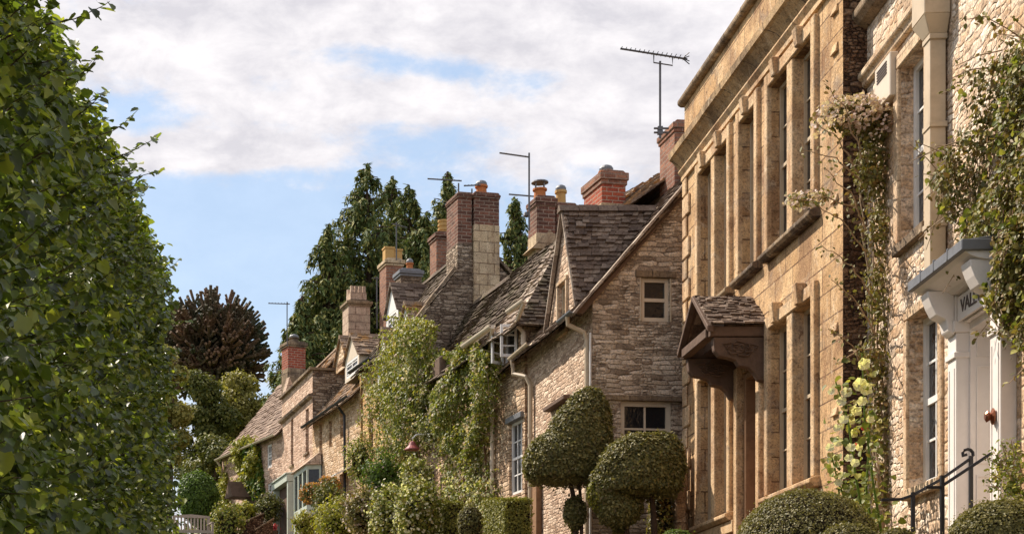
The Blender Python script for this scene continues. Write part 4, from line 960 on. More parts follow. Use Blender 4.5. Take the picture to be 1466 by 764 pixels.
for (l_, r_, tp, sp_, pots, lab, wm) in ((656, 677, 271, 342, [], 'left half of the double stack, dark brick on stone with shade put into its colour', M['darkrub']), (678.5, 715, 270, 314, ['p'], 'tall pale ashlar stack topped with sooty brick and one pot', M['chim'])):
    x0, x1, y0 = cx_(E, l_, r_, Yc)
    yf = y0 - .02 if pots else y0 + .04
    chimney(E, x0, x1, yf, yf + .75, zz(430, Yc), zz(tp, Yc), wm, M['brickdk'], (zz(sp_, Yc), M['brickdk']), [((x0 + x1) / 2, yf + .35, .13, .27, 'terra', 'dome')] if pots else [], lab, cap=.02, caph=.06)
gutter(E, E.y(545), LE, zeE - .12, M['iron'], -.26, .05)
# dormers of E and F, each with its own place along the front
def dorm(fr, pa, pb, pyr, pye, pxb, xf, wall, roof, win, cols, rows, zb_py, label=None):
    y0, y1 = fr.y(pa, xf), fr.y(pb, xf); ym = (y0 + y1) / 2
    Ym = fr.world(xf, ym, 0)[1]; zr, ze, zb = zz(pyr, Ym), zz(pye, fr.world(xf, y0, 0)[1]), zz(zb_py, Ym)
    xb = fr.x(pxb, ym); return dormer(fr, y0, y1, zb, ze, zr, xf, xb, wall, roof, win, cols, rows, label=label)
dorm(E, 590, 573, 434, 462, 655, .05, M['white'], M['slateG'], M['white'], 2, 3, 500, 'nearest dormer, half hidden by the creeper')
dorm(E, 570, 553, 407, 438, 634, .45, M['white'], M['slate'], M['white'], 2, 4, 478, 'upper dormer with a tall white window')
dorm(E, 557, 541, 471, 506, 580, -.05, M['white'], M['slateG'], M['white'], 2, 4, 560, 'lower dormer with a white painted front')
x0, x1, y0 = cx_(E, 574, 604, 38.5); chimney(E, x0, x1, y0, y0 + .5, zz(445, 38.5), zz(381, 38.5), M['darkrub'], M['lead'], pots=[((x0 + x1) / 2 + .02, y0 + .2, .09, .2, 'terra', 'dome')], label='dark squat stack with one red pot')
x0, x1, y0 = cx_(E, 625, 648, 37.0); chimney(E, x0, x1, y0, y0 + .5, zz(410, 37), zz(326, 37), M['brickbr'], M['brickdk'], pots=[((x0 + x1) / 2 + .05, y0 + .25, .12, .36, 'buff ring', None)], label='brown brick stack with a ringed buff pot')

# ================================================================== F: the tan house
Fh = Frame(*E.world(0, LE, 0)[:2], -0.24, 3.5)
Fh.empty('terraced_house', 'tan rubble house with small dormers and an overhanging mossy eave', 'house')
LF = Fh.y(447.5); zeF, zrF, xrF = 7.72, 9.35, 1.35
fw_ = []
for (p, q, t_, b) in ((492, 487, 583, 625), (475, 471, 600, 638), (461, 457, 603, 648), (492, 486, 676, 730)):
    y0, y1 = Fh.y(p), Fh.y(q); fw_.append((y0, y1, Fh.z(b, y0), Fh.z(t_, y0)))
mb = MB(); wall_cols(mb, FRONT, 0, LF, Fh.zg, lambda a: zeF, fw_, .16); shell(mb, 0, 3.6, 0, LF, Fh.zg, zeF, xrF, zrF, front=False); mb.build('wall', M['tanF'], Fh.root, Fh.zg)
for o in fw_: window(Fh, FRONT, o, M['oak'], 1, 2, .08, .05, .02, sash=False)
pitched(Fh, 0, xrF, 3.6, 0, LF, zeF, zrF, M['slateG'], over=.24, verge=.02)
gutter(Fh, 0, LF, zeF - .20, M['iron'], -.30, .05)
dorm(Fh, 514, 494, 479, 504, 546, -.02, M['cream'], M['slateG'], M['white'], 2, 4, 542, 'dormer with a white four-row window')
dorm(Fh, 496, 481, 482, 508, 520, .35, M['tanF'], M['slateG'], M['oak'], 1, 2, 530, 'small far dormer')
yy = Fh.y(497.5); downpipe(Fh, [(-.3, yy, zeF - .22), (-.08, yy, zeF - .5), (-.06, yy, 3.6)], M['iron'], .035, 'black downpipe on the tan front')
mb = MB(); y0, y1 = Fh.y(489, -.3), Fh.y(474, -.3); mb.hexa([(-.45, y0, 5.62), (-.01, y0, 5.85), (-.01, y1, 5.85), (-.45, y1, 5.62), (-.45, y0, 5.66), (-.01, y0, 5.90), (-.01, y1, 5.90), (-.45, y1, 5.66)]); mb.build('awning', M['white'], Fh.root, Fh.zg)
x0, x1, y0 = cx_(Fh, 549 + 4, 577, 40.0); chimney(Fh, x0, x1, y0, y0 + .6, zz(470, 40), zz(366, 40), M['brickbr'], M['chim'], pots=[(x0 + .12, y0 + .2, .12, .33, 'buff square', None), (x1 - .10, y0 + .25, .12, .30, 'buff square', None)], label='brown stack with two square buff pots')
x0, x1, y0 = cx_(Fh, 499, 530, 41.0); cc = chimney(Fh, x0, x1, y0, y0 + .6, zz(480, 41), zz(428, 41), M['chimcream'], M['coping'], label='cream ashlar stack with a crenellated crown', cap=.06, caph=.08)
mb = MB(); mb.box(x0 + .08, x1 - .08, y0 + .08, y0 + .5, zz(427, 41), zz(414, 41))
for i in range(4):
    a = x0 + .08 + i * (x1 - x0 - .16) / 4; mb.box(a + .01, a + .085, y0 + .08, y0 + .16, zz(413.9, 41), zz(405, 41)); mb.box(a + .01, a + .085, y0 + .42, y0 + .5, zz(413.9, 41), zz(406, 41))
mb.build('chimney_crown', M['chimcream'], cc, Fh.zg)

# ================================================================== G: the rose house with the coped parapet and bay
G = Frame(*Fh.world(0, LF, 0)[:2], -0.20, 4.2)
G.empty('parapet_house', 'rose stone house with a plain coped parapet and a painted ground-floor bay', 'house')
LG = G.y(403.5); zt = 9.1
gw_ = []
for (p, q, t_, b) in ((442, 437.5, 583, 646), (420, 416.5, 598, 664)):
    y0, y1 = G.y(p), G.y(q); gw_.append((y0, y1, G.z(b, y0), G.z(t_, y0)))
mb = MB(); wall_cols(mb, FRONT, 0, LG, G.zg, lambda a: zt, gw_, .12); mb.quad((.35, 0, zt), (.35, LG, zt), (.35, LG, 7), (.35, 0, 7)); mb.quad((0, LG, G.zg), (3.2, LG, G.zg), (3.2, LG, 8), (0, LG, zt)); mb.build('wall', M['pinkG'], G.root, G.zg)
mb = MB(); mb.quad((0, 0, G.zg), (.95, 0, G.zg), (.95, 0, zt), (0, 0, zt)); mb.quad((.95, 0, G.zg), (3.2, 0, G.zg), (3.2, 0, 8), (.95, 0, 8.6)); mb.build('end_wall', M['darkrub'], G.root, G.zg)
mb = MB(); coping(mb, (.1, -.06, zt), (.1, LG + .05, zt), .2, .07, 8); mb.hexa([(-.1, -.08, zt + .002), (1.0, -.08, zt + .002), (1.0, .2, zt + .002), (-.1, .2, zt + .002), (-.1, -.08, zt + .07), (1.0, -.08, zt + .07), (1.0, .2, zt + .07), (-.1, .2, zt + .07)]); mb.build('coping', M['coping'], G.root, G.zg)
mb = MB(); mb.prism([(-.001, 8.34), (-.10, 8.38), (-.12, 8.44), (-.001, 8.48)], 'y', 0, LG); mb.build('string_course', M['coping'], G.root, G.zg)
for o in gw_: window(G, FRONT, o, M['oak'], 2, 4, .07, .05, .02, sill=(.08, .07, .06), sillmat=M['coping'])
pitched(G, .36, 1.0, 3.2, .3, LG + .3, 9.1, 9.98, M['slateG'], over=.0, verge=.0)
# bay window
y0, y1 = G.y(444, -.3), G.y(422, -.3); zb_, zt_ = 5.15, G.z(672, (y0 + y1) / 2)
mb = MB(); XB = -.36; e = .16
poly = [(0, y0), (XB, y0 + e), (XB, y1 - e), (0, y1)]
for (p, q) in zip(poly[:-1], poly[1:]):
    for f in (0, 1):
        pass
    d_ = Vector((q[0] - p[0], q[1] - p[1], 0)); L_ = d_.length; d_.normalize(); n_ = Vector((-d_.y, d_.x, 0)); 
    if n_.x > 0: n_ = -n_
    P0 = Vector((p[0], p[1], 0))
    tfb = lambda a, z, d, P0=P0, d_=d_, n_=n_: tuple(P0 + d_ * a - n_ * d + Vector((0, 0, z)))
    nst = 3 if L_ > .7 else 1
    bx(mb, tfb, 0, L_, zb_ - .6, zb_ + .1, 0, .05); bx(mb, tfb, 0, L_, zt_ - .12, zt_, 0, .05)
    for i in range(nst + 1):
        a = L_ * i / nst; bx(mb, tfb, max(0, a - .05), min(L_, a + .05), zb_ + .1, zt_ - .12, 0, .05)
bay = mb.build('bay_window', M['sage'], G.root, G.zg); bay['label'] = 'sage painted bay window with a stone-slated lean-to top'
g = MB()
for (p, q) in zip(poly[:-1], poly[1:]): g.quad((p[0] + .03, p[1], zb_), (q[0] + .03, q[1], zb_), (q[0] + .03, q[1], zt_ - .05), (p[0] + .03, p[1], zt_ - .05))
g.build('pane', M['glass'], bay, G.zg)
r = MB(); r.quad((XB - .08, y0 + e - .1, zt_), (XB - .08, y1 - e + .1, zt_), (-.002, y1, zt_ + .36), (-.002, y0, zt_ + .36)); r.quad((XB - .08, y0 + e - .1, zt_), (-.002, y0 - .06, zt_), (-.002, y0, zt_ + .36)); r.quad((XB - .08, y1 - e + .1, zt_), (-.002, y1 + .06, zt_), (-.002, y1, zt_ + .36))
r.quad((XB - .08, y0 + e - .1, zt_ - .002), (XB - .08, y1 - e + .1, zt_ - .002), (-.002, y1 + .06, zt_ - .002), (-.002, y0 - .06, zt_ - .002)); r.build('bay_roof', M['chimcream'], bay, G.zg)
# painted door surround farther on
y0, y1 = G.y(413, -.2), LG + .25
mb = MB(); mb.box(-.22, 0, y0, y0 + .14, 4.3, 6.35); mb.box(-.22, 0, y1 - .14, y1, 4.3, 6.35); mb.box(-.26, 0, y0 - .03, y1 + .03, 6.352, 6.55); mb.prism([(-.30, 6.552), (0, 6.552), (0, 6.62), (-.30, 6.60)], 'y', y0 - .05, y1 + .05)
mb.build('porch', M['sage'], G.root, G.zg, bevel=.01)
MB().box(-.05, -.001, y0 + .15, y1 - .15, 4.3, 6.35).build('door', M['darkoak'], G.root, G.zg)

# ================================================================== H: the last cottage, turned across the bend
H = Frame(*G.world(0, LG, 0)[:2], -0.40, 4.5)
H.empty('end_cottage', 'last cottage at the bend, rosy slates and a white-framed window, ivy beside it', 'house')
LH = H.y(318); zeH, xrH, zrH = 8.22, 2.05, 10.62
hw = [(H.y(p), H.y(q), H.z(b, H.y(p)), H.z(t_, H.y(p))) for (p, q, t_, b) in ((389, 382, 634, 668), (389, 383, 690, 725))]
mb = MB(); wall_cols(mb, FRONT, 0, LH, H.zg, lambda a: zeH, hw, .10); shell(mb, 0, 4.1, 0, LH, H.zg, zeH, xrH, zrH, front=False); mb.build('wall', M['pinkG'], H.root, H.zg)
for o in hw: window(H, FRONT, o, M['white'], 2, 3, .03, .07, .03)
pitched(H, 0, xrH, 4.1, 0, LH, zeH, zrH, M['slateH'], over=.18, verge=.08)
gutter(H, 0, LH, zeH - .17, M['cream'], -.24, .055)
downpipe(H, [(-.24, LH - .1, zeH - .2), (-.06, LH - .15, zeH - .5), (-.06, LH - .15, 4.6)], M['buffpaint'], .045)
# dark little gabled wedge added in place of a shadow on the end cottage
yq = H.y(346, -.3); mb = MB(); z_ = H.z(690, yq); mb.prism([(yq - .38, z_ - .52), (yq + .38, z_ - .52), (yq, z_)], 'x', -.75, -.002); mb.build('shadow_wedge', M['darkoak'], H.root, H.zg)['label'] = 'small dark gabled wedge added in place of a shadow on the cottage wall'
MB().box(-.04, -.001, yq - .36, yq + .36, 4.6, z_ - .5).build('door', M['darkoak'], H.root, H.zg)  # dark panel added below the wedge, body of the same shadow shape
x0, x1, y0 = cx_(H, 412, 438, 49.0)
chimney(H, x0, x1, y0, y0 + .55, zz(560, 49), zz(484, 49), M['coping'], M['coping'], (zz(522, 49), M['brick']), [((x0 + x1) / 2, y0 + .25, .16, .16, 'stone', 'dome')], 'bright red brick stack on a grey base')
mb = MB(); mb.prism([(0, 8.6), (.25, 8.6), (.25, 9.5), (.13, 9.75), (0, 9.3)], 'y', -.3, -.05); mb.build('gable_end', M['chimcream'], H.root, H.zg)

# ================================================================== TV AERIALS
def aerial(X, Y, zb, zt, boom0, boom1, label, n=9, el=0.16, clamp=None, fork=False):
    """mast with a yagi boom from boom0 to boom1 (world points) and short cross elements"""
    fr = Frame(X, Y, 0, zb); fr.empty('tv_aerial', label, 'aerial', 'television aerials on the chimneys')
    mb = MB().tube([(0, 0, zb), (0, 0, zt)], .019, 6)
    if clamp:
        for z in clamp: mb.tube([(-.10, 0, z), (.14, 0, z)], .018, 5); mb.box(-.04, .04, -.03, .03, z - .03, z + .03)
    mb.build('mast', M['alu'], fr.root, zb)
    a, b = Vector(boom0) - Vector((X, Y, 0)), Vector(boom1) - Vector((X, Y, 0))
    mb = MB().tube([a, b], .017, 5); d = (b - a).normalized(); s = d.cross(Vector((0, 0, 1))).normalized()
    for i in range(n):
        p = a.lerp(b, (i + .3) / n); l = el * (.7 + .3 * i / n); mb.tube([p - s * l + Vector((0, 0, .03)), p + s * l - Vector((0, 0, .0))], .007, 4)
    if fork:
        e = a.lerp(b, .93)
        for q in (.09, .03, -.05, -.10): mb.tube([e, b + Vector((.02, -.05, q))], .008, 4)
        m0, m1 = a.lerp(b, .5), a.lerp(b, .78); lo = Vector((0, 0, -.14))
        mb.tube([m0, m0 + lo, m1 + lo, m1], .012, 5)
    mb.build('boom', M['alu'], fr.root, zb)
    return fr
def P3(px, py, Y): return at(px, py, Y)
X, Y = P3(945, 0, 24.9)[0], 24.9
aerial(X, Y, zz(198, Y), zz(88, Y), P3(888, 70, Y), P3(984, 85, Y - .1), 'long yagi aerial on a tall mast clamped to the stack by the golden house', 15, .13, (zz(190, Y), zz(184, Y)), True)
Y = 30.2; X = P3(757.5, 0, Y)[0]
aerial(X, Y, zz(330, Y), zz(219, Y), P3(715, 219, Y), P3(757, 225, Y), 'slim aerial pointing left from the mast beside the sooty paired stacks', 6, .05)
fr = Frame(X, Y + .05, 0, zz(279, Y)); fr.empty('tv_aerial', 'short bare aerial arm low on the mast beside the sooty paired stacks', 'aerial', 'television aerials on the chimneys')
MB().tube([(P3(729, 0, Y)[0] - X, 0, zz(277, Y)), (.1, 0, zz(280, Y))], .016, 5).build('boom', M['alu'], fr.root, fr.zg); MB().lathe(-.04, 0, [(.02, zz(310, Y)), (.07, zz(308, Y)), (.05, zz(303, Y))], 8).build('cable_box', M['alu'], fr.root, fr.zg)
Y = 34.2; X = P3(658, 0, Y)[0]
aerial(X, Y + .2, zz(272, Y), zz(258, Y), P3(612, 256, Y), P3(661, 259, Y), 'aerial lying low over the dark half of the double stack', 8, .06)
X2 = P3(678, 0, Y)[0]; aerial(X2, Y + .3, zz(272, Y), zz(264, Y), P3(664, 266, Y), P3(688, 265, Y), 'tiny aerial between the two halves of the double stack', 5, .09)
Y = 39.8; X = P3(567.5, 0, Y)[0]; aerial(X, Y, zz(372, Y), zz(318, Y), P3(560, 320, Y), P3(583, 326, Y), 'thin whip aerial above the two square buff pots', 4, .12)
Y = 48.8; X = P3(411, 0, Y)[0]; aerial(X, Y, zz(495, Y), zz(432, Y), P3(384, 434, Y), P3(415, 435, Y), 'spindly far aerial above the bright red brick stack', 7, .16)
Y = 41.5; X = P3(539.5, 0, Y)[0]; aerial(X, Y, zz(470, Y), zz(396, Y), P3(534, 398, Y), P3(545, 399, Y), 'pale short-armed aerial right of the cream crenellated stack', 3, .1)

# ================================================================== BOUNDARY: piers, rails, bench, car, lamp
def thing(name, X, Y, zg, label, cat, group=None, tx=0.0):
    fr = Frame(X, Y, tx, zg); fr.empty(name, label, cat, group); return fr
Y = 22.3; x0 = P3(967.5, 0, Y)[0]; x1 = P3(981, 0, Y)[0]; zg0 = tz(Y)
q = thing('gate_pier', x0, Y, zg0, 'worn upright stone slab pier at the far corner of the golden house', 'pier')
mb = MB(); zt_ = zz(640, Y); mb.hexa([(0, 0, zg0), (x1 - x0 + .03, 0, zg0), (x1 - x0 + .03, .22, zg0), (0, .22, zg0), (.01, 0, zt_ - .10), (x1 - x0 + .02, 0, zt_), (x1 - x0 + .02, .2, zt_), (.01, .2, zt_ - .08)]); mb.build('slab', M['stonepier'], q.root, q.zg, bevel=.02)

def rail(Y, posts, line, scroll, label, bar=None):
    X0 = P3(posts[0][0], 0, Y)[0]; zg0 = 1.0
    q = thing('handrail', X0, Y, zg0, label, 'handrail', 'iron handrails up to the white door')
    for (px, pyt) in posts:
        X = P3(px, 0, Y)[0] - X0; MB().box(X - .014, X + .014, -.014, .014, zg0 - .3, zz(pyt, Y)).build('post', M['iron'], q.root, q.zg)
    pts = [((P3(a, b, Y)[0] - X0), 0, zz(b, Y)) for a, b in line]
    if scroll:
        cx, cz = pts[-1][0] - .02, pts[-1][2] + .035; 
        pts += [(cx + .045 * math.cos(t), 0, cz + .045 * math.sin(t)) for t in [-.8, -.2, .4, 1.0, 1.6, 2.2, 2.8, 3.4]] + [(cx - .01, 0, cz)]
    mb = MB().tube(pts, .014, 6)
    if bar: mb.tube([((P3(a, b, Y)[0] - X0), 0, zz(b, Y)) for a, b in bar], .012, 6)
    mb.build('rail', M['iron'], q.root, q.zg)
rail(13.0, [(1307, 704), (1390, 652)], [(1262, 715), (1290, 714), (1307, 708), (1345, 687), (1375, 666), (1389, 656)], True, 'scrolled iron handrail on the far side of the door steps')
rail(12.55, [(1349, 680)], [(1325, 697), (1350, 697), (1350, 694), (1420, 648)], False, 'straight iron handrail on the near side of the door steps')

Y = 42.0; X = P3(252, 0, Y)[0]; zg0 = gz(Y); zt_ = zz(733, Y)
q = thing('garden_bench', X, Y, zg0, 'weathered slatted wooden bench beyond the end of the lime hedge', 'bench', tx=-0.25)
W = 1.05; B_ = zt_ - zg0
MB().prism([(0, zt_ - .07), (W, zt_ - .07), (W, zt_ - .01), (W * .5, zt_ + .03), (0, zt_ - .01)], 'y', .52, .56).build('top_rail', M['teak'], q.root, zg0)
for i in range(11):
    a = .06 + i * (W - .12) / 10; MB().box(a - .022, a + .022, .53, .55, zg0 + .46, zt_ - .072).build('back_slat', M['teak'], q.root, zg0)
for i in range(5): MB().box(.03, W - .03, .04 + i * .1, .12 + i * .1, zg0 + .42, zg0 + .445).build('seat_slat', M['teak'], q.root, zg0)
for a in (0, W - .06):
    MB().box(a, a + .06, 0, .06, zg0, zg0 + .64).build('leg', M['teak'], q.root, zg0); MB().box(a, a + .06, .50, .56, zg0, zt_ - .07).build('leg', M['teak'], q.root, zg0)
    MB().box(a - .01, a + .07, -.03, .54, zg0 + .642, zg0 + .67).build('armrest', M['teak'], q.root, zg0)
MB().box(.06, W - .06, .02, .05, zg0 + .36, zg0 + .42).build('seat_rail', M['teak'], q.root, zg0)

# low garden walls with pale copings, shade put into their dark stone, stepping up towards the end cottage
for (pa, ya_, pb, yb_, Yw, lab) in ((366, 757, 391, 740, 44.0, 'nearer shaded garden wall with a pale sloping coping below the end cottage'), (344, 748, 377, 733, 45.2, 'farther shaded garden wall with a pale coping below the end cottage')):
    A0, B0 = at(pa, ya_, Yw), at(pb, yb_, Yw + .5); zg0 = gz(Yw) - .1
    q = thing('garden_wall', A0[0], A0[1], zg0, lab, 'wall', 'shaded garden walls by the end cottage')
    dx, dy = B0[0] - A0[0], B0[1] - A0[1]; z0_, z1_ = A0[2], B0[2]
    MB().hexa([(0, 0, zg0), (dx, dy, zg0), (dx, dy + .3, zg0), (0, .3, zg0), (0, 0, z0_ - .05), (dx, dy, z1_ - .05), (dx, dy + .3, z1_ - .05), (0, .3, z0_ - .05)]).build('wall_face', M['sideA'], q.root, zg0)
    MB().hexa([(-.03, -.04, z0_ - .048), (dx + .03, dy - .04, z1_ - .048), (dx + .03, dy + .34, z1_ - .048), (-.03, .34, z0_ - .048), (-.03, -.04, z0_), (dx + .03, dy - .04, z1_), (dx + .03, dy + .34, z1_), (-.03, .34, z0_)]).build('coping', M['coping'], q.root, zg0, bevel=.01)

# red enamel lamp on the climber-clad house
q = Frame(*D.world(-.02, D.y(633), 0)[:2], -0.2, zz(672, 31.7))
q.empty('wall_lamp', 'dull red enamel wall lamp under the creeper, on a white swan-neck bracket', 'lamp')
Yl = q.Y0; zl = zz(645, Yl); lx = -.62
mb = MB().lathe(lx, 0, [(.17, zl), (.165, zl + .02), (.09, zl + .09), (.06, zl + .16), (.03, zl + .18)], 16); mb.build('lamp_shade', M['redpaint'], q.root, q.zg)
MB().tube([(lx, 0, zl + .17), (lx, 0, zl + .24), (lx + .08, 0, zl + .32), (-.02, 0, zl + .36)], .018, 6).build('bracket', M['white'], q.root, q.zg)
for dy, lab in ((.18, 'slim cream door post right below the red enamel lamp'), (.62, 'slim brown door post left of the red enamel lamp')):
    q = Frame(*D.world(-.25, D.y(625) + dy - .2, 0)[:2], -0.2, 2.9); q.empty('porch_post', lab, 'post')
    MB().box(-.04, .04, -.04, .04, 2.9, 5.05).build('shaft', M['cream'] if dy < .3 else M['oak'], q.root, q.zg, bevel=.01)

# ================================================================== VEGETATION
def plant(name, X, Y, zg, label, cat, group=None): return thing(name, X, Y, zg, label, cat, group)

# the clipped lime hedge on the left: stems, limbs and a deep wall of heart-shaped leaves
HL = thing('lime_hedge', -2.4, 8.0, gz(8), 'tall clipped hedge of pleached limes filling the left edge', 'hedge')
def hl_z(Y): return 4.35 + .105 * Y
def lime_points(n, inner=False):
    Y = 4.2 + 22.3 * RNG.uniform(size=n) ** 1.0
    zb, zt = np.array([gz(y) for y in Y]) + .25, hl_z(Y)
    v = RNG.uniform(size=n); 
    Q = np.stack([Y * 0, Y, zb + v * (zt - zb)], 1)
    L = lump(Q, 2.6, 3) + 1.0 * lump(Q, 6.5, 4)
    face = -1.86 + .20 * L
    back = -3.2
    top_round = np.clip((v - .90) / .10, 0, 1)
    face = face - top_round ** 2 * .55 - .16 * v
    if inner: x = face - .30 - RNG.uniform(size=n) * .5
    else: x = face - np.abs(RNG.normal(size=n)) * .17 - (RNG.uniform(size=n) < .12) * RNG.uniform(size=n) * .4
    z = zb + v * (zt - zb) + .15 * L * v
    N = np.stack([.75 + 0 * x, -.55 + 0 * x, .85 + 0 * x], 1) + RNG.normal(size=(n, 3)) * .55
    return np.stack([x, Y, z], 1), N
base = (-2.4, 8.0, gz(8))
P, N = lime_points(33000); S = RNG.uniform(.05, .16, size=len(P)); leaves('leaves', P, N, S, M['lime'], HL.root, HEART, .85, base)
P, N = lime_points(15000, True); leaves('inner_leaves', P, N, .12, M['lime'], HL.root, HEART, .6, base)
# top surface and sprigs breaking the outline
n = 4500; Yt = RNG.uniform(4.5, 26.4, n); xt = -1.8 - RNG.uniform(size=n) * .8; zt_ = hl_z(Yt) + .12 * lump(np.stack([xt, Yt, Yt * 0], 1), 2.5, 9) - np.abs(RNG.normal(size=n)) * .15
leaves('top_leaves', np.stack([xt, Yt, zt_], 1), np.stack([xt * 0 + .3, xt * 0, xt * 0 + 1], 1) + RNG.normal(size=(n, 3)) * .5, RNG.uniform(.07, .11, n), M['lime'], HL.root, HEART, .6, base)
SP = []; SN = []; tw = MB()
def sprig(X, Y, Z, d, L, k):
    p = Vector((X, Y, Z)); d = Vector(d).normalized(); pts = [p.copy()]
    for i in range(k):
        d = (d + Vector((random.gauss(0, .10), random.gauss(0, .10), random.gauss(0, .08) + .02))).normalized(); p = p + d * L / k; pts.append(p.copy())
        for s_ in (-1, 1):
            if random.random() < .9:
                sd_ = d.cross(Vector((0, 0, 1))).normalized() * s_ * .03
                SP.append(tuple(p + sd_)); SN.append((random.gauss(0, .5), random.gauss(-.4, .4), 1.0))
    tw.tube([tuple(q) for q in pts], .006, 4, .002)
for (px, py, Yq, L, dz) in ((172, 215, 14.2, .62, .16), (185, 250, 15.0, .55, .08), (150, 185, 13.5, .55, .25), (172, 235, 14.3, .36, .10), (196, 262, 15.2, .30, .05), (120, 100, 11.5, .35, .3), (135, 150, 12.5, .32, .3), (90, 20, 10.0, .45, .25), (190, 300, 16.3, .28, .2), (205, 340, 17.7, .28, .2), (222, 385, 19.5, .26, .3)):
    X, _, Z = at(px - 25, py + 15, Yq); sprig(X, Yq, Z, (1, -.1, dz), L, 7)
for i in range(380):
    Yq = random.uniform(9, 26.2); sprig(-2.05 - random.uniform(0, .4), Yq, hl_z(Yq) - .15, (random.uniform(-.1, .9), random.uniform(-.5, .5), random.uniform(.3, 1.5)), random.uniform(.15, .55), 6)
for i in range(420):
    Yq = random.uniform(6, 24.8); zb = gz(Yq) + .5; sprig(-1.95, Yq, random.uniform(zb, hl_z(Yq) - .2), (1, random.uniform(-.6, .4), random.uniform(-.1, .6)), random.uniform(.18, .5), 6)
leaves('sprig_leaves', SP, SN, RNG.uniform(.06, .10, len(SP)), M['lime'], HL.root, HEART, .9, base)
tw.build('twigs', M['bark'], HL.root, base[2], (-2.4, 8.0, 0))['kind'] = 'stuff'
for Yq in (5.5, 8.6, 11.7, 14.8, 17.9, 21.0, 24.0, 26.2):
    mb = MB(); z0 = gz(Yq); mb.tube([(-2.4, Yq, z0 - .1), (-2.38, Yq + .03, z0 + 1.6), (-2.42, Yq, z0 + 3.2), (-2.4, Yq, hl_z(Yq) - .8)], .12, 9, .05)
    for k in range(7):
        z = z0 + 1.2 + k * .55
        for s_ in (-1, 1): mb.tube([(-2.4, Yq, z), (-2.3, Yq + s_ * .7, z + .12), (-2.2, Yq + s_ * 1.4, z + .15)], .035, 5, .012)
        mb.tube([(-2.4, Yq, z + .2), (-2.0, Yq + random.uniform(-.3, .3), z + .4)], .025, 5, .008)
    mb.build('trunk', M['bark'], HL.root, base[2], (-2.4, 8.0, 0))

def bush(name, c, r, n, size, mat, label, cat, group=None, lumpy=.1, ls=2.2, depth=.08, holes=0, core=.86, shape=OVAL, zg=None, droop=.5, stems=None, seed=0, petals=None, zmin=None):
    c = np.array(c, float); zg = c[2] - r[2] if zg is None else zg
    q = plant(name, c[0], c[1], zg, label, cat, group)
    base = (c[0], c[1], zg)
    P, N = crown_pts(n, c, r, lumpy, ls, depth, seed, zmin=zmin, holes=holes)
    st_ = RNG.uniform(size=len(P)) < .05; P = P + np.where(st_[:, None], (P - c) / np.linalg.norm(P - c, axis=1, keepdims=True) * RNG.uniform(.0, 2.2, (len(P), 1)) * size, 0)
    leaves('foliage', P, N, RNG.uniform(size * .7, size * 1.3, len(P)), mat, q.root, shape, droop, base)
    if core:
        # solid dark core added for inner twigs, opaque behind the leaves
        th = np.linspace(0, math.pi, 14); mb = MB(); seg = 24
        for i, a in enumerate(th):
            for k in range(seg):
                an = 2 * math.pi * k / seg; d = np.array([[math.sin(a) * math.cos(an), math.sin(a) * math.sin(an), math.cos(a)]])
                Lm = 1 + lumpy * lump(d * 2.0, ls, seed)[0]; p = c + d[0] * np.array(r) * Lm * core
                if zmin is not None: p[2] = max(p[2], zmin + .02)
                mb.v.append(tuple(p))
        for i in range(len(th) - 1):
            for k in range(seg):
                k2 = (k + 1) % seg; mb.f.append((i*seg + k, i*seg + k2, (i+1)*seg + k2, (i+1)*seg + k))
        mb.build('opaque_twig_core', M['twig'], q.root, zg, (c[0], c[1], 0))
    if stems:
        mb = MB()
        for pts, r0, r1 in stems: mb.tube(pts, r0, 8, r1)
        mb.build('trunk', M['bark'], q.root, zg, (c[0], c[1], 0))
    if lumpy > .2:
        LP = []; mb = MB(); g_ = random.Random(seed + 99)
        for k in range(34):
            d = Vector((g_.gauss(0, 1), g_.gauss(0, 1), abs(g_.gauss(.4, .8)))).normalized(); p = Vector(c) + Vector((d.x * r[0], d.y * r[1], d.z * r[2])) * .8; e = d + Vector((g_.gauss(0, .4), g_.gauss(0, .4), g_.uniform(.1, .9))); e.normalize(); L_ = g_.uniform(.25, .6) * r[2]
            pts = [tuple(p), tuple(p + e * L_ * .5), tuple(p + e * L_ + Vector((0, 0, -.05 * L_)))]; mb.tube(pts, .006, 4, .003)
            for q_ in range(16):
                t_ = g_.random(); a = p + e * L_ * t_; LP.append((a.x + g_.gauss(0, .025), a.y + g_.gauss(0, .025), a.z + g_.gauss(0, .02)))
        leaves('shoot_leaves', LP, RNG.normal(size=(len(LP), 3)) + np.array([-.3, -.4, .7]), RNG.uniform(size * .6, size * 1.2, len(LP)), mat, q.root, shape, .6, base)
        mb.build('shoots', M['stempale'], q.root, zg, (c[0], c[1], 0))['kind'] = 'stuff'
    if petals:
        pm, pn, ps = petals; P, N = crown_pts(pn, c, np.array(r) * 1.03, lumpy, ls, .02, seed, zmin=zmin); leaves('blossom', P, N, ps, pm, q.root, HEART, .2, base)
    return q

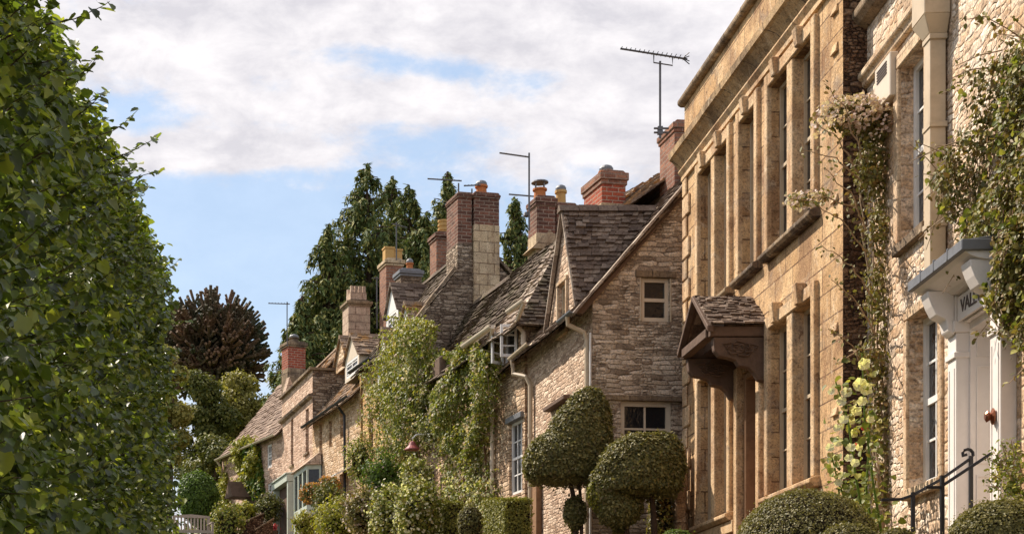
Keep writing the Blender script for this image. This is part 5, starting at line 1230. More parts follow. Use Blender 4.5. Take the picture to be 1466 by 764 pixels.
# clipped domes in front of the near houses
def dome(pl, pr, pt, Y, mat, label, n, size, zfac=.95, group='clipped domes along the foot of the picture', seed=0):
    r = (pr - pl) / 2 * Y / F; X = ((pl + pr) / 2 - CX) * Y / F; ztop = zz(pt, Y - r * .3); rz = r * zfac
    return bush('topiary_dome', (X, Y, ztop - rz), (r, r, rz), n, size, mat, label, 'topiary', group, .035, 3, .03, core=.94, seed=seed, zg=min(ztop - rz * 2, tz(Y)))
dome(1052, 1256, 697, 14.0, M['boxleaf'], 'large clipped box dome in front of the golden house', 26000, .022, .9, seed=1)
dome(1166, 1262, 746, 12.4, M['boxleaf'], 'small box dome just in front of the largest one', 9000, .020, .9, seed=2)
dome(1255, 1312, 754, 12.2, M['boxleaf'], 'smallest box dome at the foot of the far handrail', 5000, .020, .9, seed=3)
dome(1362, 1500, 712, 11.3, M['boxleaf'], 'clipped box dome below the white door at the right edge', 20000, .022, .9, seed=4)
dome(940, 996, 756, 20.5, M['boxgreen'], 'fresh green dome at the far corner of the golden house', 3000, .03, .9, seed=5)

# two mushroom topiaries before the brown gable
Y = 22.9
def mushroom(cpx, cpy, Y, parts, n, size, mat, stems, label, seed, extra=None):
    X0, _, Z0 = at(cpx, cpy, Y); q = plant('topiary_tree', X0, Y, tz(Y), label, 'topiary', 'mushroom topiaries in front of the brown gable')
    base = (X0, Y, tz(Y)); PP = []; NN = []; core = MB()
    for k, (px, py, rx, rz, zcut) in enumerate(parts):
        c = np.array(at(px, py, Y)); r = np.array([rx, rx * .85, rz]) * Y / F
        zc_ = zz(zcut, Y)
        P, N = crown_pts(int(n * rx * rz / 3000), c, r, .06, 6, .035, seed + k, zmin=zc_); P = P + RNG.normal(size=P.shape) * .020; PP.append(P); NN.append(N)
        # flat underside leaves
        m = int(n * rx * rx / 9000); a = RNG.uniform(0, 6.283, m); rr = np.sqrt(RNG.uniform(size=m)) * .97
        s = math.sqrt(max(.05, 1 - ((zc_ - c[2]) / r[2]) ** 2))
        PP.append(np.stack([c[0] + r[0] * s * rr * np.cos(a), c[1] + r[1] * s * rr * np.sin(a), zc_ - np.abs(RNG.normal(size=m)) * .055 + .03], 1)); NN.append(np.tile([0, -.4, -1.], (m, 1)) + RNG.normal(size=(m, 3)) * .4)
        prof = []
        for i in range(9):
            z = zc_ + (c[2] + r[2] - zc_) * i / 8; u = max(0.0, 1 - ((z - c[2]) / r[2]) ** 2); prof.append((r[0] * math.sqrt(u) * .90 + .01, zc_ + .03 + (c[2] + r[2] * .93 - zc_ - .03) * i / 8))
        b = len(core.v); core.lathe(c[0], c[1], prof, 20)
        core.v[b:] = [(v[0], c[1] + (v[1] - c[1]) * .85, v[2]) for v in core.v[b:]]
    P = np.concatenate(PP); N = np.concatenate(NN)
    leaves('foliage', P, N, RNG.uniform(size * .7, size * 1.3, len(P)), mat, q.root, OVAL, .5, base)
    core.build('opaque_twig_core', M['twig'], q.root, base[2], (base[0], base[1], 0))
    mb = MB()
    for pts, r0, r1 in stems: mb.tube([at(a, b, Y) for a, b in pts], r0, 8, r1)
    mb.build('trunk', M['bark'], q.root, base[2], (base[0], base[1], 0))
    if extra: extra(q, base)
mushroom(815, 640, 22.7, [(806, 664, 53, 48, 682), (830, 634, 44, 58, 680), (842, 604, 31, 48, 678), (823, 732, 14, 20, 756)], 30000, .045, M['bayleaf'],
         [([(822, 790), (824, 740), (820, 705), (812, 672)], .045, .03), ([(832, 790), (833, 735), (830, 700), (822, 672)], .03, .02)], 'taller mushroom topiary with a leaning dome and a small ball below', 21)
def yel(q, base):
    P, N = crown_pts(2600, at(862, 706, 21.9), (.20, .2, .25), .2, 3, .1, 5); leaves('yellow_foliage', P, N, RNG.uniform(.03, .05, len(P)), M['yellowleaf'], q.root, OVAL, .5, base)
mushroom(910, 660, 21.9, [(915, 680, 58, 58, 700), (946, 664, 32, 44, 692), (872, 700, 26, 36, 735), (886, 724, 30, 28, 754)], 30000, .045, M['bayleaf'],
         [([(895, 800), (897, 745), (905, 700)], .05, .035), ([(938, 800), (936, 740), (932, 695)], .05, .035)], 'broader mushroom topiary, golden on its left flank', 31, yel)
bush('shrub', at(948, 745, 22.6), (.22, .22, .75), 2500, .045, M['climbdark'], 'russet shrub in the shade between topiary and golden house', 'shrub', lumpy=.2, depth=.2, core=.6)

def boxhedge(pl, pc, pr, pt, Y0, dlen, tx, slope, mat, label, n, size=.035):
    """sheared block: street face runs from photo column pl (far) to pc (near corner), end face pc..pr"""
    Xc = (pc - CX) * Y0 / F; Xr = (pr - CX) * Y0 / F; wd = Xr - Xc; z1 = zz(pt, Y0); z0 = tz(Y0) - .1
    q = thing('box_hedge', Xc, Y0, z0, label, 'hedge', 'square clipped hedges by the cottage fronts', tx)
    nf = int(n * dlen / (dlen + wd)); m = n - nf
    y = RNG.uniform(0, dlen, nf); v = RNG.uniform(size=nf); x = RNG.normal(size=nf) * .018
    P1 = np.stack([x, y, (z1 - z0) * v + slope * y], 1); N1 = np.tile([-1., 0, .2], (nf, 1))
    x = RNG.uniform(0, wd, m); v = RNG.uniform(size=m); P2 = np.stack([x, RNG.normal(size=m) * .018, (z1 - z0) * v], 1); N2 = np.tile([0., -1, .2], (m, 1))
    k = n // 2; x = RNG.uniform(0, wd, k); y = RNG.uniform(0, dlen, k); P3_ = np.stack([x, y, (z1 - z0) + slope * y + RNG.normal(size=k) * .02], 1); N3 = np.tile([0., 0, 1.], (k, 1))
    P = np.concatenate([P1, P2, P3_]); N = np.concatenate([N1, N2, N3]) + RNG.normal(size=(n + k, 3)) * .45
    leaves('foliage', P, N, RNG.uniform(size * .7, size * 1.3, len(P)), mat, q.root, OVAL, .3)
    i = .03; MB().hexa([(i, i, 0), (wd - i, i, 0), (wd - i, dlen, 0), (i, dlen, 0), (i, i, z1 - z0 - i), (wd - i, i, z1 - z0 - i), (wd - i, dlen, z1 - z0 - i + slope * dlen), (i, dlen, z1 - z0 - i + slope * dlen)]).build('opaque_twig_core', M['twig'], q.root)
boxhedge(690, 724, 763, 715, 24.6, 1.5, -.11, .12, M['hedgeleaf'], 'nearer square clipped hedge, sunlit side golden green', 9000)
boxhedge(612, 643, 667, 719, 28.8, 2.0, -.2, .12, M['hedgeleaf'], 'farther square clipped hedge left of the clipped ball', 7000)
bush('topiary_ball', at(673, 748, 26.4), (.22, .22, .30), 3000, .035, M['bayleaf'], 'dark clipped ball between the two square hedges', 'topiary', lumpy=.03, core=.93)

# climbers on the fronts
def climber(fr, poly, n, size, mat, label, depth=.45, stems=(), blossom=None, seed=0, name='climbing_plant', thin=0.34, lumpf=3.0, group=None, cat='climber'):
    r = Frame(fr.X0, fr.Y0, 0, fr.zg); r.U, r.D, r.rot = fr.U, fr.D, fr.rot
    r.empty(name, label, cat, group)
    P, N = wall_leaf_pts(fr, poly, n, depth, seed, lumpf, thin)
    leaves('foliage', P, N, RNG.uniform(size * .6, size * 1.55, len(P)), mat, r.root, OVAL, .7)
    P, N = wall_leaf_pts(fr, poly, n // 4, depth * .35, seed, lumpf, thin); leaves('inner_foliage', P, N, size * 1.2, mat, r.root, OVAL, .7)
    if blossom:
        bm_, bn, bs = blossom; P, N = wall_leaf_pts(fr, poly, bn, depth * 1.15, seed, lumpf, thin); 
        c = np.repeat(P, 3, 0) + RNG.normal(size=(len(P) * 3, 3)) * bs * .4; leaves('blossom', c, np.repeat(N, 3, 0) + RNG.normal(size=(len(c), 3)) * .5, bs, bm_, r.root, HEART, .1)
    g_ = random.Random(seed + 7); LP = []; mb = MB(); xs = [p[0] for p in poly]
    for k in range(int(n / 130)):
        a_, b_ = poly[g_.randrange(len(poly))], poly[g_.randrange(len(poly))]; j_ = g_.randrange(len(poly)); a_ = poly[j_]; b_ = poly[(j_ + 1) % len(poly)]; t_ = g_.random(); px = a_[0] + (b_[0] - a_[0]) * t_; py = a_[1] + (b_[1] - a_[1]) * t_
        y = fr.y(px); z = fr.z(py, y); p = Vector((-g_.uniform(.1, .7) * depth, y, z)); e = Vector((g_.gauss(-.3, .5), g_.gauss(0, .8), g_.gauss(.1, .8))).normalized(); L_ = g_.uniform(.15, .5)
        mid_ = p + e * L_ * .5; end = p + e * L_ + Vector((0, 0, -.10 * L_)); mb.tube([tuple(p), tuple(mid_), tuple(end)], .006, 4, .003)
        for q_ in range(12):
            u_ = g_.random(); w_ = p.lerp(end, u_); LP.append((w_.x + g_.gauss(0, .025), w_.y + g_.gauss(0, .025), w_.z - fr.zg + g_.gauss(0, .02)))
    leaves('shoot_leaves', LP, RNG.normal(size=(len(LP), 3)) + np.array([-.7, -.3, .6]), RNG.uniform(size * .6, size * 1.2, len(LP)), mat, r.root, OVAL, .6)
    mb.build('shoots', M['stempale'], r.root, fr.zg)['kind'] = 'stuff'
    mb = MB()
    for pts in stems:
        q3 = [];
        for (px, py, d) in pts:
            y = fr.y(px, -d); q3.append((-d, y, fr.z(py, y, -d)))
        mb.tube(q3, .022, 6, .010)
    if stems: mb.build('stem', M['stemred'], r.root, fr.zg)
    return r
pD = [(560, 560), (572, 500), (600, 470), (640, 480), (665, 505), (690, 490), (722, 500), (728, 560), (722, 610), (715, 680), (722, 764), (560, 764), (552, 640)]
climber(D, [(628, 500), (665, 505), (690, 488), (722, 505), (727, 560), (718, 600), (700, 640), (690, 650), (660, 650), (640, 620), (632, 560)], 9000, .062, M['climber'], 'rose-flecked creeper under the cream gutter of the low cottage', .55, [[(700, 764, .05), (698, 690, .08), (690, 600, .1), (680, 540, .12)], [(668, 764, .05), (664, 680, .08), (668, 620, .1)]], (M['pinkpetal'], 150, .045), 1)
climber(D, [(640, 640), (700, 640), (715, 700), (716, 740), (640, 740)], 2600, .055, M['climber'], 'straggling grey-green climber around the cottage door', .35, (), (M['whitepetal'], 120, .05), 6, thin=.55, lumpf=3)
climber(D, [(548, 600), (556, 540), (575, 500), (585, 470), (605, 455), (632, 470), (640, 560), (632, 600), (624, 640), (600, 650), (570, 630)], 9000, .062, M['climber'], 'big rambling creeper over the cottage corner beneath the dormers', .8, [[(600, 764, .05), (604, 700, .1), (598, 620, .2), (590, 540, .3)]], (M['pinkpetal'], 140, .05), 2)
climber(D, [(560, 560), (572, 500), (596, 452), (630, 458), (632, 480), (606, 500), (592, 540), (572, 580)], 3200, .06, M['yellowleaf'], 'yellow-green creeper climbing over the gutter below the nearest dormer', .75, (), None, 3)
climber(D, [(565, 640), (602, 640), (612, 700), (640, 764), (560, 764)], 5200, .06, M['climber'], 'tangled rambler spilling to the ground left of the red lamp', .7, (), (M['whitepetal'], 160, .055), 4, thin=.25)
climber(D, [(640, 640), (604, 600), (600, 560), (640, 570)], 1500, .06, M['darkleaf'], 'dark-leaved knot of creeper just above the red lamp', .5, (), None, 8)
# A/B corner: climbing rose up the dark return wall
def world_plant(name, X, Y, zg, label, cat, group=None): return plant(name, X, Y, zg, label, cat, group)
q = world_plant('climbing_rose', 6.1, 16.0, 1.1, 'leggy climbing rose up the dark corner between the two stone houses', 'climber'); base = (6.1, 16.0, 1.1)
mb = MB(); SPp = []; SPn = []; FP = []
def stem(pts, r0=.016, r1=.006, leafy=0.0, lm=.05, Yd=None):
    p3 = [Vector(at(a, b, y)) for a, b, y in pts]
    out = []
    for i in range(len(p3) - 1):
        for k in range(5):
            t_ = k / 5; p = p3[i].lerp(p3[i+1], t_) + Vector((random.gauss(0, .012), random.gauss(0, .012), random.gauss(0, .01))); out.append(tuple(p))
    out.append(tuple(p3[-1])); mb.tube(out, r0, 5, r1)
    if leafy:
        for p in out:
            for _ in range(int(leafy)):
                SPp.append((p[0] + random.gauss(0, lm), p[1] + random.gauss(0, lm), p[2] + random.gauss(0, lm))); SPn.append((random.gauss(-.5, .6), random.gauss(-.6, .5), random.gauss(.5, .5)))
for k in range(7):
    a = 1262 + random.uniform(-12, 25); stem([(a + random.uniform(-6, 6), 764, 15.6), (a + random.uniform(-12, 12), 640, 15.7), (a + random.uniform(-22, 6), 500, 15.8), (a + random.uniform(-30, 2), 380, 15.9), (a + random.uniform(-36, 0), 270, 15.9), (a + random.uniform(-36, 5), 190, 15.9)], .014, .007, 5, .07)
for (x0_, y0_, x1_, y1_) in ((1230, 250, 1160, 170), (1232, 260, 1150, 215), (1228, 300, 1128, 285), (1240, 360, 1160, 290), (1250, 430, 1175, 350), (1252, 480, 1190, 400), (1236, 230, 1180, 120), (1245, 540, 1185, 470), (1240, 330, 1180, 240), (1250, 500, 1196, 520)):
    stem([(x0_, y0_, 15.7), ((x0_ + x1_) / 2 + 6, (y0_ + y1_) / 2 - 10, 15.4), (x1_, y1_, 15.1)], .010, .003, 3, .035)
mb.build('stem', M['stempale'], q.root, 1.1, (6.1, 16.0, 0))
for (px, py, rx, ry, n_) in ((1225, 165, 44, 26, 1700), (1252, 175, 30, 30, 900), (1250, 240, 28, 40, 800), (1262, 320, 22, 50, 500), (1258, 420, 22, 60, 450), (1150, 285, 22, 10, 100), (1255, 520, 26, 50, 450), (1262, 610, 26, 60, 600), (1268, 700, 26, 50, 700), (1175, 280, 16, 12, 120)):
    c = at(px, py, 15.75); P_, N_ = crown_pts(n_, c, (rx * 15.75 / F, .16, ry * 15.75 / F), .25, 3, .35, px); SPp += [tuple(v) for v in P_]; SPn += [tuple(v) for v in N_]
leaves('foliage', SPp, SPn, RNG.uniform(.03, .06, len(SPp)), M['climbdark'], q.root, OVAL, .7, base)
for (px, py, rx, ry, n_) in ((1222, 158, 44, 22, 420), (1252, 170, 30, 26, 180), (1150, 285, 24, 12, 70), (1175, 180, 12, 12, 40)):
    c = at(px, py, 15.6); P_, N_ = crown_pts(n_, c, (rx * 15.6 / F, .2, ry * 15.6 / F), .25, 3, .1, px); FP += [tuple(v) for v in P_]
leaves('blossom', FP, RNG.normal(size=(len(FP), 3)) + np.array([-.5, -.8, .6]), .04, M['pinkpetal'], q.root, HEART, .1, base)
# hollyhocks
def hollyhock(pts, Y, fl, label, mat, nl):
    global SPp
    X0, _, _ = at(pts[0][0], 0, Y); q = world_plant('hollyhock', X0, Y, tz(Y), label, 'flower', 'hollyhocks beside the big box dome'); base = (X0, Y, tz(Y))
    p3 = [Vector(at(a, b, Y)) for a, b in pts]; MB().tube([tuple(p) for p in p3], .014, 6, .006).build('stem', M['greenleaf'], q.root, base[2], (X0, Y, 0))
    LP = []; 
    for i in range(int(nl * 1.3)):
        t_ = random.random() ** 1.3; k = t_ * (len(p3) - 1); i0 = min(len(p3) - 2, int(k)); p = p3[i0].lerp(p3[i0+1], k - i0); s_ = .13 * (1 - t_ * .6); LP.append((p.x + random.gauss(0, s_), p.y + random.gauss(0, s_), p.z + random.gauss(0, s_ * .6)))
    leaves('foliage', LP, RNG.normal(size=(len(LP), 3)) * .5 + np.array([-.4, -.6, .8]), RNG.uniform(.035, .08, len(LP)), M['climber'], q.root, HEART, .8, base)
    for (px, py, r) in fl:
        r = r * .85; c = Vector(at(px, py, Y - .05)); n_ = Vector((random.uniform(-.7, .1), -1, random.uniform(-.1, .5))).normalized(); u = n_.cross(Vector((0, 0, 1))).normalized(); v = n_.cross(u)
        f = MB(); R = r * Y / F; f.v.append(tuple(c - n_ * -.02)); 
        f.v[0] = tuple(c - n_ * R * .45)
        m = 30
        for q_, (ra, ru) in enumerate(((.55, .06), (1.0, .16))):
            for k in range(m):
                a = 6.283 * k / m; rr = R * ra * (1 + .07 * math.cos(a * 5) + random.gauss(0, .03)); f.v.append(tuple(c + (u * math.cos(a) + v * math.sin(a)) * rr + n_ * R * (ru * math.sin(a * 5 + 1) * 1.2 + ru * .6 * math.sin(a * 13) - (.22 if q_ == 0 else -.05))))
        for k in range(m):
            k2 = (k + 1) % m; f.f.append((0, 1 + k, 1 + k2)); f.f.append((1 + k, 1 + m + k, 1 + m + k2, 1 + k2))
        f.build('flower', mat, q.root, base[2], (X0, Y, 0))
hollyhock([(1262, 764), (1250, 690), (1238, 600), (1234, 505)], 14.9, [(1237, 521, 10), (1231, 550, 11), (1240, 556, 11), (1226, 588, 9), (1246, 600, 7), (1222, 620, 7), (1234, 574, 8), (1218, 602, 7), (1230, 640, 6)], 'tallest hollyhock with big pale yellow blooms in the dark corner', M['yellowpetal'], 61)
hollyhock([(1240, 764), (1225, 680), (1214, 600), (1196, 545)], 14.8, [(1212, 561, 9), (1205, 574, 8), (1218, 640, 8), (1200, 632, 8), (1224, 662, 7), (1195, 655, 6), (1190, 560, 6), (1208, 600, 8), (1198, 612, 6), (1215, 655, 7), (1206, 680, 7)], 'cream-flowered hollyhock leaning left over the box dome', M['whitepetal'], 90)
hollyhock([(1250, 764), (1240, 700), (1244, 640), (1244, 590)], 15.0, [(1245, 600, 6), (1238, 612, 6), (1227, 638, 6)], 'hollyhock with small rosy blooms half behind the tallest one', M['redflower'], 70)
hollyhock([(1228, 764), (1212, 720), (1200, 690), (1190, 650)], 14.7, [(1188, 640, 7), (1200, 690, 7), (1215, 700, 7)], 'low pale hollyhock just above the box dome', M['whitepetal'], 110)

# creeper on B at the right edge, spilling over the lead canopy
climber(B, [(1388, 300), (1380, 250), (1400, 215), (1425, 170), (1440, 100), (1470, 70), (1560, 60), (1560, 520), (1480, 490), (1466, 470), (1450, 400), (1432, 350), (1400, 340)], 10500, .045, M['climbdark'], 'bronze-green creeper hanging over the lead canopy at the right edge', .30, (), (M['climber'], 300, .05), 11, thin=.55, lumpf=4.2)
mb = MB(); q = world_plant('hanging_creeper', 5.6, 12.3, 3.5, 'loose trailing shoots hanging in front of the door lettering', 'climber'); LP = []
for i in range(46):
    px = random.uniform(1428, 1466); py = random.uniform(300, 400); Yq = 12.3 + random.uniform(-.15, .3); L_ = random.uniform(30, 110) * (.4 + (px - 1405) / 80); p = [at(px + random.gauss(0, 5) * k / 4 - k * 1.5, py + L_ * k / 4, Yq - .02 * k) for k in range(5)]
    mb.tube(p, .004, 4, .002)
    for k in range(26):
        t_ = random.random() * 3.99; a = Vector(p[int(t_)]).lerp(Vector(p[int(t_) + 1]), t_ % 1); LP.append((a.x + random.gauss(0, .03), a.y + random.gauss(0, .03), a.z + random.gauss(0, .03)))
mb.build('stem', M['stemred'], q.root, 3.5, (5.6, 12.3, 0)); leaves('foliage', LP, RNG.normal(size=(len(LP), 3)) * .6 + np.array([-.6, -.6, .4]), RNG.uniform(.03, .055, len(LP)), M['climbdark'], q.root, OVAL, .9, (5.6, 12.3, 3.5))
mb = MB(); q = world_plant('rose_shoots', 5.95, 12.6, 5.2, 'curling bare shoots with sparse leaves high on the peach wall', 'climber'); LP = []
for (pts) in ([(1470, 60), (1440, 40), (1410, 24), (1385, 28)], [(1466, 130), (1445, 110), (1436, 80), (1445, 60)], [(1466, 190), (1440, 170), (1425, 190), (1420, 215)], [(1466, 220), (1430, 200), (1415, 230)]):
    p = [at(a, b, 12.3) for a, b in pts]; MB().tube(p, .006, 4, .003).build('stem', M['stemred'], q.root, 5.2, (5.95, 12.6, 0))
    for k in range(34):
        t_ = random.random() * (len(p) - 1.01); a = Vector(p[int(t_)]).lerp(Vector(p[int(t_) + 1]), t_ % 1); LP.append((a.x + random.gauss(0, .035), a.y + random.gauss(0, .03), a.z + random.gauss(0, .03)))
leaves('foliage', LP, RNG.normal(size=(len(LP), 3)) * .6 + np.array([-.6, -.6, .4]), .05, M['climbdark'], q.root, OVAL, .9, (5.95, 12.6, 5.2))
bush('rose_bush', at(1452, 700, 11.9), (.14, .2, .32), 500, .035, M['climber'], 'sparse rose bush beside the near jamb of the white door', 'shrub', lumpy=.3, depth=.5, core=0, holes=.3, petals=(M['pinkpetal'], 40, .03))

# garden shrubs along the foot of the terrace, near to far
SH = [  # px, py, rx, rz (photo px), Y, material, n, size, label, petals
 (600, 735, 34, 50, 29.0, 'climber', 4200, .055, 'pale flowering shrub left of the farther square hedge', ('whitepetal', 260, .055)),
 (560, 740, 32, 45, 30.5, 'climber', 3600, .055, 'mixed shrub with white blooms under the rambler', ('whitepetal', 200, .055)),
 (548, 690, 28, 40, 32.5, 'greenleaf', 3600, .055, 'fresh green bush against the ochre wall', None),
 (520, 735, 30, 36, 32.0, 'climbdark', 3000, .055, 'russet and plum coloured low shrub', ('pinkpetal', 120, .05)),
 (486, 745, 38, 34, 33.5, 'yellowleaf', 3200, .06, 'golden green shrub in the middle of the border', None),
 (470, 722, 22, 30, 36.0, 'darkleaf', 2200, .06, 'dark shrub under the hanging orange flowers', None),
 (437, 752, 18, 20, 38.0, 'yellowleaf', 1200, .06, 'bright yellow tuft before the sage bay window', None),
 (516, 660, 22, 34, 34.5, 'climber', 1500, .05, 'wispy wall shrub on the tan front', ('yellowpetal', 60, .05)),
 (640, 748, 20, 30, 31.0, 'climber', 1500, .055, 'small shrub peeping over the farther square hedge', ('whitepetal', 70, .05)),
 (596, 690, 20, 34, 30.0, 'climber', 1800, .05, 'rambler bush below the brown door post', ('whitepetal', 200, .055))]
for i, (px, py, rx, rz, Y, m_, n_, s_, lab, pet) in enumerate(SH):
    c = at(px, py, Y); bush('shrub', c, (rx * Y / F, rx * Y / F * .9, rz * Y / F), n_, s_, M[m_], lab, 'shrub', 'border shrubs below the house fronts', .36, 3.4, .32, core=.55, zg=tz(Y), petals=(M[pet[0]], int(pet[1] * 1.7), pet[2]) if pet else (M['pinkpetal'], 60, .045), seed=i * 7 + 2)
for i, (px, py, rx, rz, Y, lab) in enumerate(((446, 706, 17, 15, 37.5, 'lower cluster of orange flowers beside the bay window'), (471, 694, 16, 13, 37.0, 'upper cluster of orange flowers under the white awning'))):
    c = at(px, py, Y); bush('flower_basket', c, (rx * Y / F, .25, rz * Y / F), 900, .055, M['darkleaf'], lab, 'flowers', 'orange flower baskets', .2, 2.5, .2, core=.6, petals=(M['orangepetal'], 420, .045), seed=40 + i, stems=[([(c[0], c[1], c[2] - .2), (c[0] + .25, c[1] + .1, c[2] - .1)], .015, .015)])
c = at(393, 754, 45.3); bush('flower_pot', c, (.08, .08, .10), 110, .045, M['redflower'], 'small pot of red flowers by the sage porch', 'flowers', None, .1, 2, .1, core=.7, zg=c[2] - .4, stems=[([(c[0], c[1], c[2] - .45), (c[0], c[1], c[2] - .1)], .09, .11)])
# the ivy and golden climber on the end cottage
climber(H, [(345, 632), (362, 625), (374, 640), (377, 690), (366, 704), (350, 690), (342, 660)], 2600, .10, M['yellowleaf'], 'yellow-leaved ivy patch on the end cottage', .35, (), None, 14)
climber(H, [(355, 640), (374, 640), (380, 700), (372, 715), (360, 700)], 1500, .10, M['greenleaf'], 'darker ivy behind the yellow-leaved patch on the end cottage', .25, (), None, 15)
climber(H, [(318, 690), (323, 665), (330, 690), (334, 740), (330, 764), (312, 764)], 1500, .09, M['yellowleaf'], 'narrow golden climber by the far downpipe of the end cottage', .3, (), None, 16)
for (px, py, rx, rz, Y, m_, n_, lab) in ((325, 752, 24, 30, 44.5, 'climber', 1500, 'mixed shrub at the foot of the end cottage'), (352, 735, 16, 16, 46.5, 'yellowleaf', 700, 'golden shrub beneath the dark shadow wedge'), (385, 728, 18, 20, 46.2, 'darkleaf', 900, 'dark planting beside the sage porch')):
    c = at(px, py, Y); bush('shrub', c, (rx * Y / F, rx * Y / F, rz * Y / F), n_, .075, M[m_], lab, 'shrub', 'border shrubs below the house fronts', .25, 2.6, .25, core=.6, zg=gz(Y), seed=int(px))

# ------------------------------------------------------------------ trees beyond
def tree(name, px, pt, Y, rad_px, crown_bot_py, n, size, mat, label, cat='tree', group=None, clumps=26, seed=0, squash=1.0):
    X = (px - CX) * Y / F; zt_ = zz(pt, Y); zb = zz(crown_bot_py, Y); R = rad_px * Y / F; zg0 = gz(Y); r_ = random.Random(seed)
    q = plant(name, X, Y, zg0, label, cat, group); base = (X, Y, zg0)
    hz = (zt_ - zb) / 2; cz = (zt_ + zb) / 2; mb = MB(); mb.tube([(X, Y, zg0 - .2), (X + .1, Y, (zg0 + cz) / 2), (X, Y, zt_ - hz * .5)], max(.12, R * .10), 9, .05)
    PP = []; NN = []
    for k in range(clumps):
        d = np.array([r_.gauss(0, 1), r_.gauss(0, 1), r_.gauss(.15, 1)]); d /= np.linalg.norm(d); t_ = r_.uniform(.45, .82)
        c = np.array([X + d[0] * R * t_, Y + d[1] * R * t_ * .9, cz + d[2] * hz * t_]); cr = R * r_.uniform(.34, .55)
        P, N = crown_pts(n // clumps, c, (cr, cr, cr * .8), .25, 2.5, .25, seed + k); PP.append(P); NN.append(N)
        mb.tube([(X, Y, cz - hz * .6 + .4 * (c[2] - cz)), tuple((np.array([X, Y, cz]) + c) / 2), tuple(c)], R * .035, 5, .02)
    mb.build('trunk', M['bark'], q.root, zg0, (X, Y, 0))
    P = np.concatenate(PP); N = np.concatenate(NN); leaves('crown', P, N, RNG.uniform(size * .7, size * 1.3, len(P)), mat, q.root, OVAL, .5, base)
    return q
tree('round_tree', 343, 530, 66, 44, 700, 20000, .14, M['oliveleaf'], 'rounded olive-green tree behind the end cottage', seed=1)
tree('leafy_tree', 290, 515, 64, 46, 720, 20000, .14, M['darkleaf'], 'dark leafy tree below the monkey puzzle', seed=2)
tree('leafy_tree', 240, 440, 50, 32, 740, 16000, .12, M['oliveleaf'], 'yellowish tree right behind the end of the lime hedge', seed=3)
tree('leafy_tree', 305, 600, 58, 48, 790, 18000, .13, M['darkleaf'], 'deep green tree in shade behind the bench', seed=4)
tree('leafy_tree', 378, 560, 72, 22, 700, 6000, .15, M['darkleaf'], 'small bluish tree between end cottage roof and conifers', seed=5)
tree('leafy_tree', 150, 560, 60, 90, 800, 20000, .14, M['darkleaf'], 'broad dark tree hidden behind the lime hedge', seed=6)
c = at(283, 712, 47.0); bush('round_bush', c, (.62, .6, .80), 9000, .07, M['greenleaf'], 'dense round green bush behind the bench', 'shrub', None, .10, 2.2, .08, core=.85, zg=gz(47))

# conifers
def conifer(px, pt, Y, rb_px, pb, n, label, seed, lean=0):
    X = (px - CX) * Y / F; zt_ = zz(pt, Y); zb = zz(pb, Y); R = rb_px * Y / F * 1.25; zg0 = gz(Y); r_ = random.Random(seed); g = np.random.default_rng(seed)
    q = plant('conifer', X, Y, zg0, label, 'tree', 'tall conifers behind the chimneys'); base = (X, Y, zg0)
    mb = MB(); mb.tube([(X, Y, zg0 - .3), (X + .1, Y, (zg0 + zt_) / 2), (X + lean, Y, zt_ - .1)], R * .09, 8, .03)
    PP = []; NN = []; H_ = zt_ - zb; nb = 150
    for k in range(nb):
        t_ = (k / nb) ** 0.85; z = zt_ - H_ * t_ - .1; L_ = R * (t_ ** .85) * r_.uniform(.35, 1.25) + .12; a = r_.uniform(0, 6.283)
        p0 = np.array([X + lean * (1 - t_), Y, z]); d = np.array([math.cos(a), math.sin(a), 0])
        p1 = p0 + d * L_ * .6 + np.array([0, 0, L_ * .22]); p2 = p0 + d * L_ + np.array([0, 0, L_ * .22])
        mb.tube([tuple(p0), tuple(p1), tuple(p2)], .03 + .012 * L_, 4, .012)
        m = int(1.8 * n / nb * (.35 + 1.3 * t_)); s = g.uniform(.15, 1.1, m) ** .7
        P = np.where(s[:, None] < .6, p0 + (p1 - p0) * (s[:, None] / .6), p1 + (p2 - p1) * ((s[:, None] - .6) / .4))
        side = np.array([-d[1], d[0], 0]); wd = .085 * L_ + .09
        P = P + side * g.normal(size=(m, 1)) * wd * (1.15 - s[:, None]) + np.array([0, 0, -1.]) * np.abs(g.normal(size=(m, 1))) * .36 * (.5 + L_ * .12)
        PP.append(P); NN.append(np.tile(d * .6 + [0, 0, .6], (m, 1)) + g.normal(size=(m, 3)) * .5)
    mb.build('trunk', M['bark'], q.root, zg0, (X, Y, 0))
    P = np.concatenate(PP); N = np.concatenate(NN); leaves('crown', P, N, g.uniform(.10, .25, len(P)), M['conifer'], q.root, SPRAY, 1.1, base)
conifer(528, 232, 62, 92, 560, 17000, 'tallest conifer, its tip above the two square pots', 1, -.1)
conifer(560, 250, 66, 60, 520, 11000, 'conifer spire close right of the tallest', 2)
conifer(586, 262, 64, 50, 520, 10000, 'third conifer spire, left of the double stack', 3)
conifer(640, 243, 68, 58, 520, 11000, 'conifer showing above the double stack', 4)
conifer(736, 280, 64, 46, 520, 9000, 'conifer seen between the double stack and the sooty stacks', 5)
conifer(470, 318, 60, 62, 580, 14000, 'broad lower conifer on the left of the group', 6)
conifer(432, 420, 58, 38, 590, 8000, 'small conifer behind the bright red stack', 7)
conifer(610, 300, 60, 60, 520, 9000, 'bushy conifer low behind the ringed buff pot', 8)

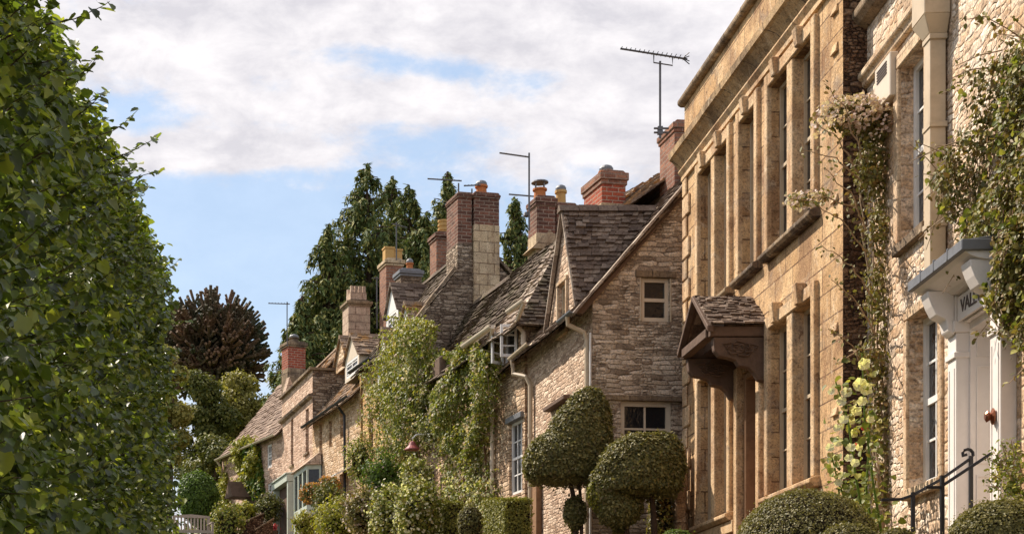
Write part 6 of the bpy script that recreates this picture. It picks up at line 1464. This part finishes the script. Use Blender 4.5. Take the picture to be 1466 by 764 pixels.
# monkey puzzle: a dome of rope-like upturned branches
Y = 72.0; X, _, _ = at(302, 0, Y); zg0 = gz(Y); ztop = zz(410, Y); R = 86 * Y / F; zc0 = zz(500, Y)
q = plant('monkey_puzzle_tree', X, Y, zg0, 'dark domed monkey puzzle tree with rope-like branches against the sky', 'tree')
mb = MB(); mb.tube([(X, Y, zg0 - .3), (X, Y, zc0), (X, Y, ztop - .5)], .32, 10, .12); mb.build('trunk', M['bark'], q.root, zg0, (X, Y, 0))
mb = MB(); r_ = random.Random(5); RZ = ztop - zc0
for k in range(300):
    a = r_.uniform(0, 6.283); e_ = r_.uniform(-.75, 1.0); d = Vector((math.cos(a) * math.sqrt(max(0, 1 - e_ * e_)), math.sin(a) * math.sqrt(max(0, 1 - e_ * e_)), e_))
    p0 = Vector((X, Y, zc0 + RZ * .15 * e_ - .3)); end = Vector((X + d.x * R, Y + d.y * R * .9, zc0 + d.z * RZ)); midp = p0.lerp(end, .55) - Vector((0, 0, .25))
    mb.tube([p0, midp, end], .06, 5, .07)
    for b_ in range(r_.randint(7, 10)):
        s0 = p0.lerp(end, r_.uniform(.35, .82)) - Vector((0, 0, .1)); dd_ = (d + Vector((r_.gauss(0, .7), r_.gauss(0, .7), r_.gauss(.1, .5)))).normalized(); L_ = r_.uniform(.25, .55)
        e1 = s0 + dd_ * L_; e2 = e1 + Vector((dd_.x * .18, dd_.y * .18, .12)); 
        mb.tube([s0, s0.lerp(e1, .5) - Vector((0, 0, .04)), e1, e2], .045, 5, .06)
mb.build('crown', M['monkey'], q.root, zg0, (X, Y, 0))
# distant wood that closes the view beyond the hill crest
n = 26000; Xw = RNG.uniform(-90, 90, n); Yw = RNG.uniform(100, 112, n); hw_ = 5.0 + 1.6 * lump(np.stack([Xw, Xw * 0, Xw * 0], 1), .25, 4); Zw = gz(105) + RNG.uniform(size=n) * hw_
tag(leaves('distant_wood', np.stack([Xw, Yw, Zw], 1), RNG.normal(size=(n, 3)) + np.array([0, -1, .8]), .55, M['darkleaf'], None, OVAL, .4), 'low dark wood beyond the crest of the hill', 'wood', None, 'stuff')
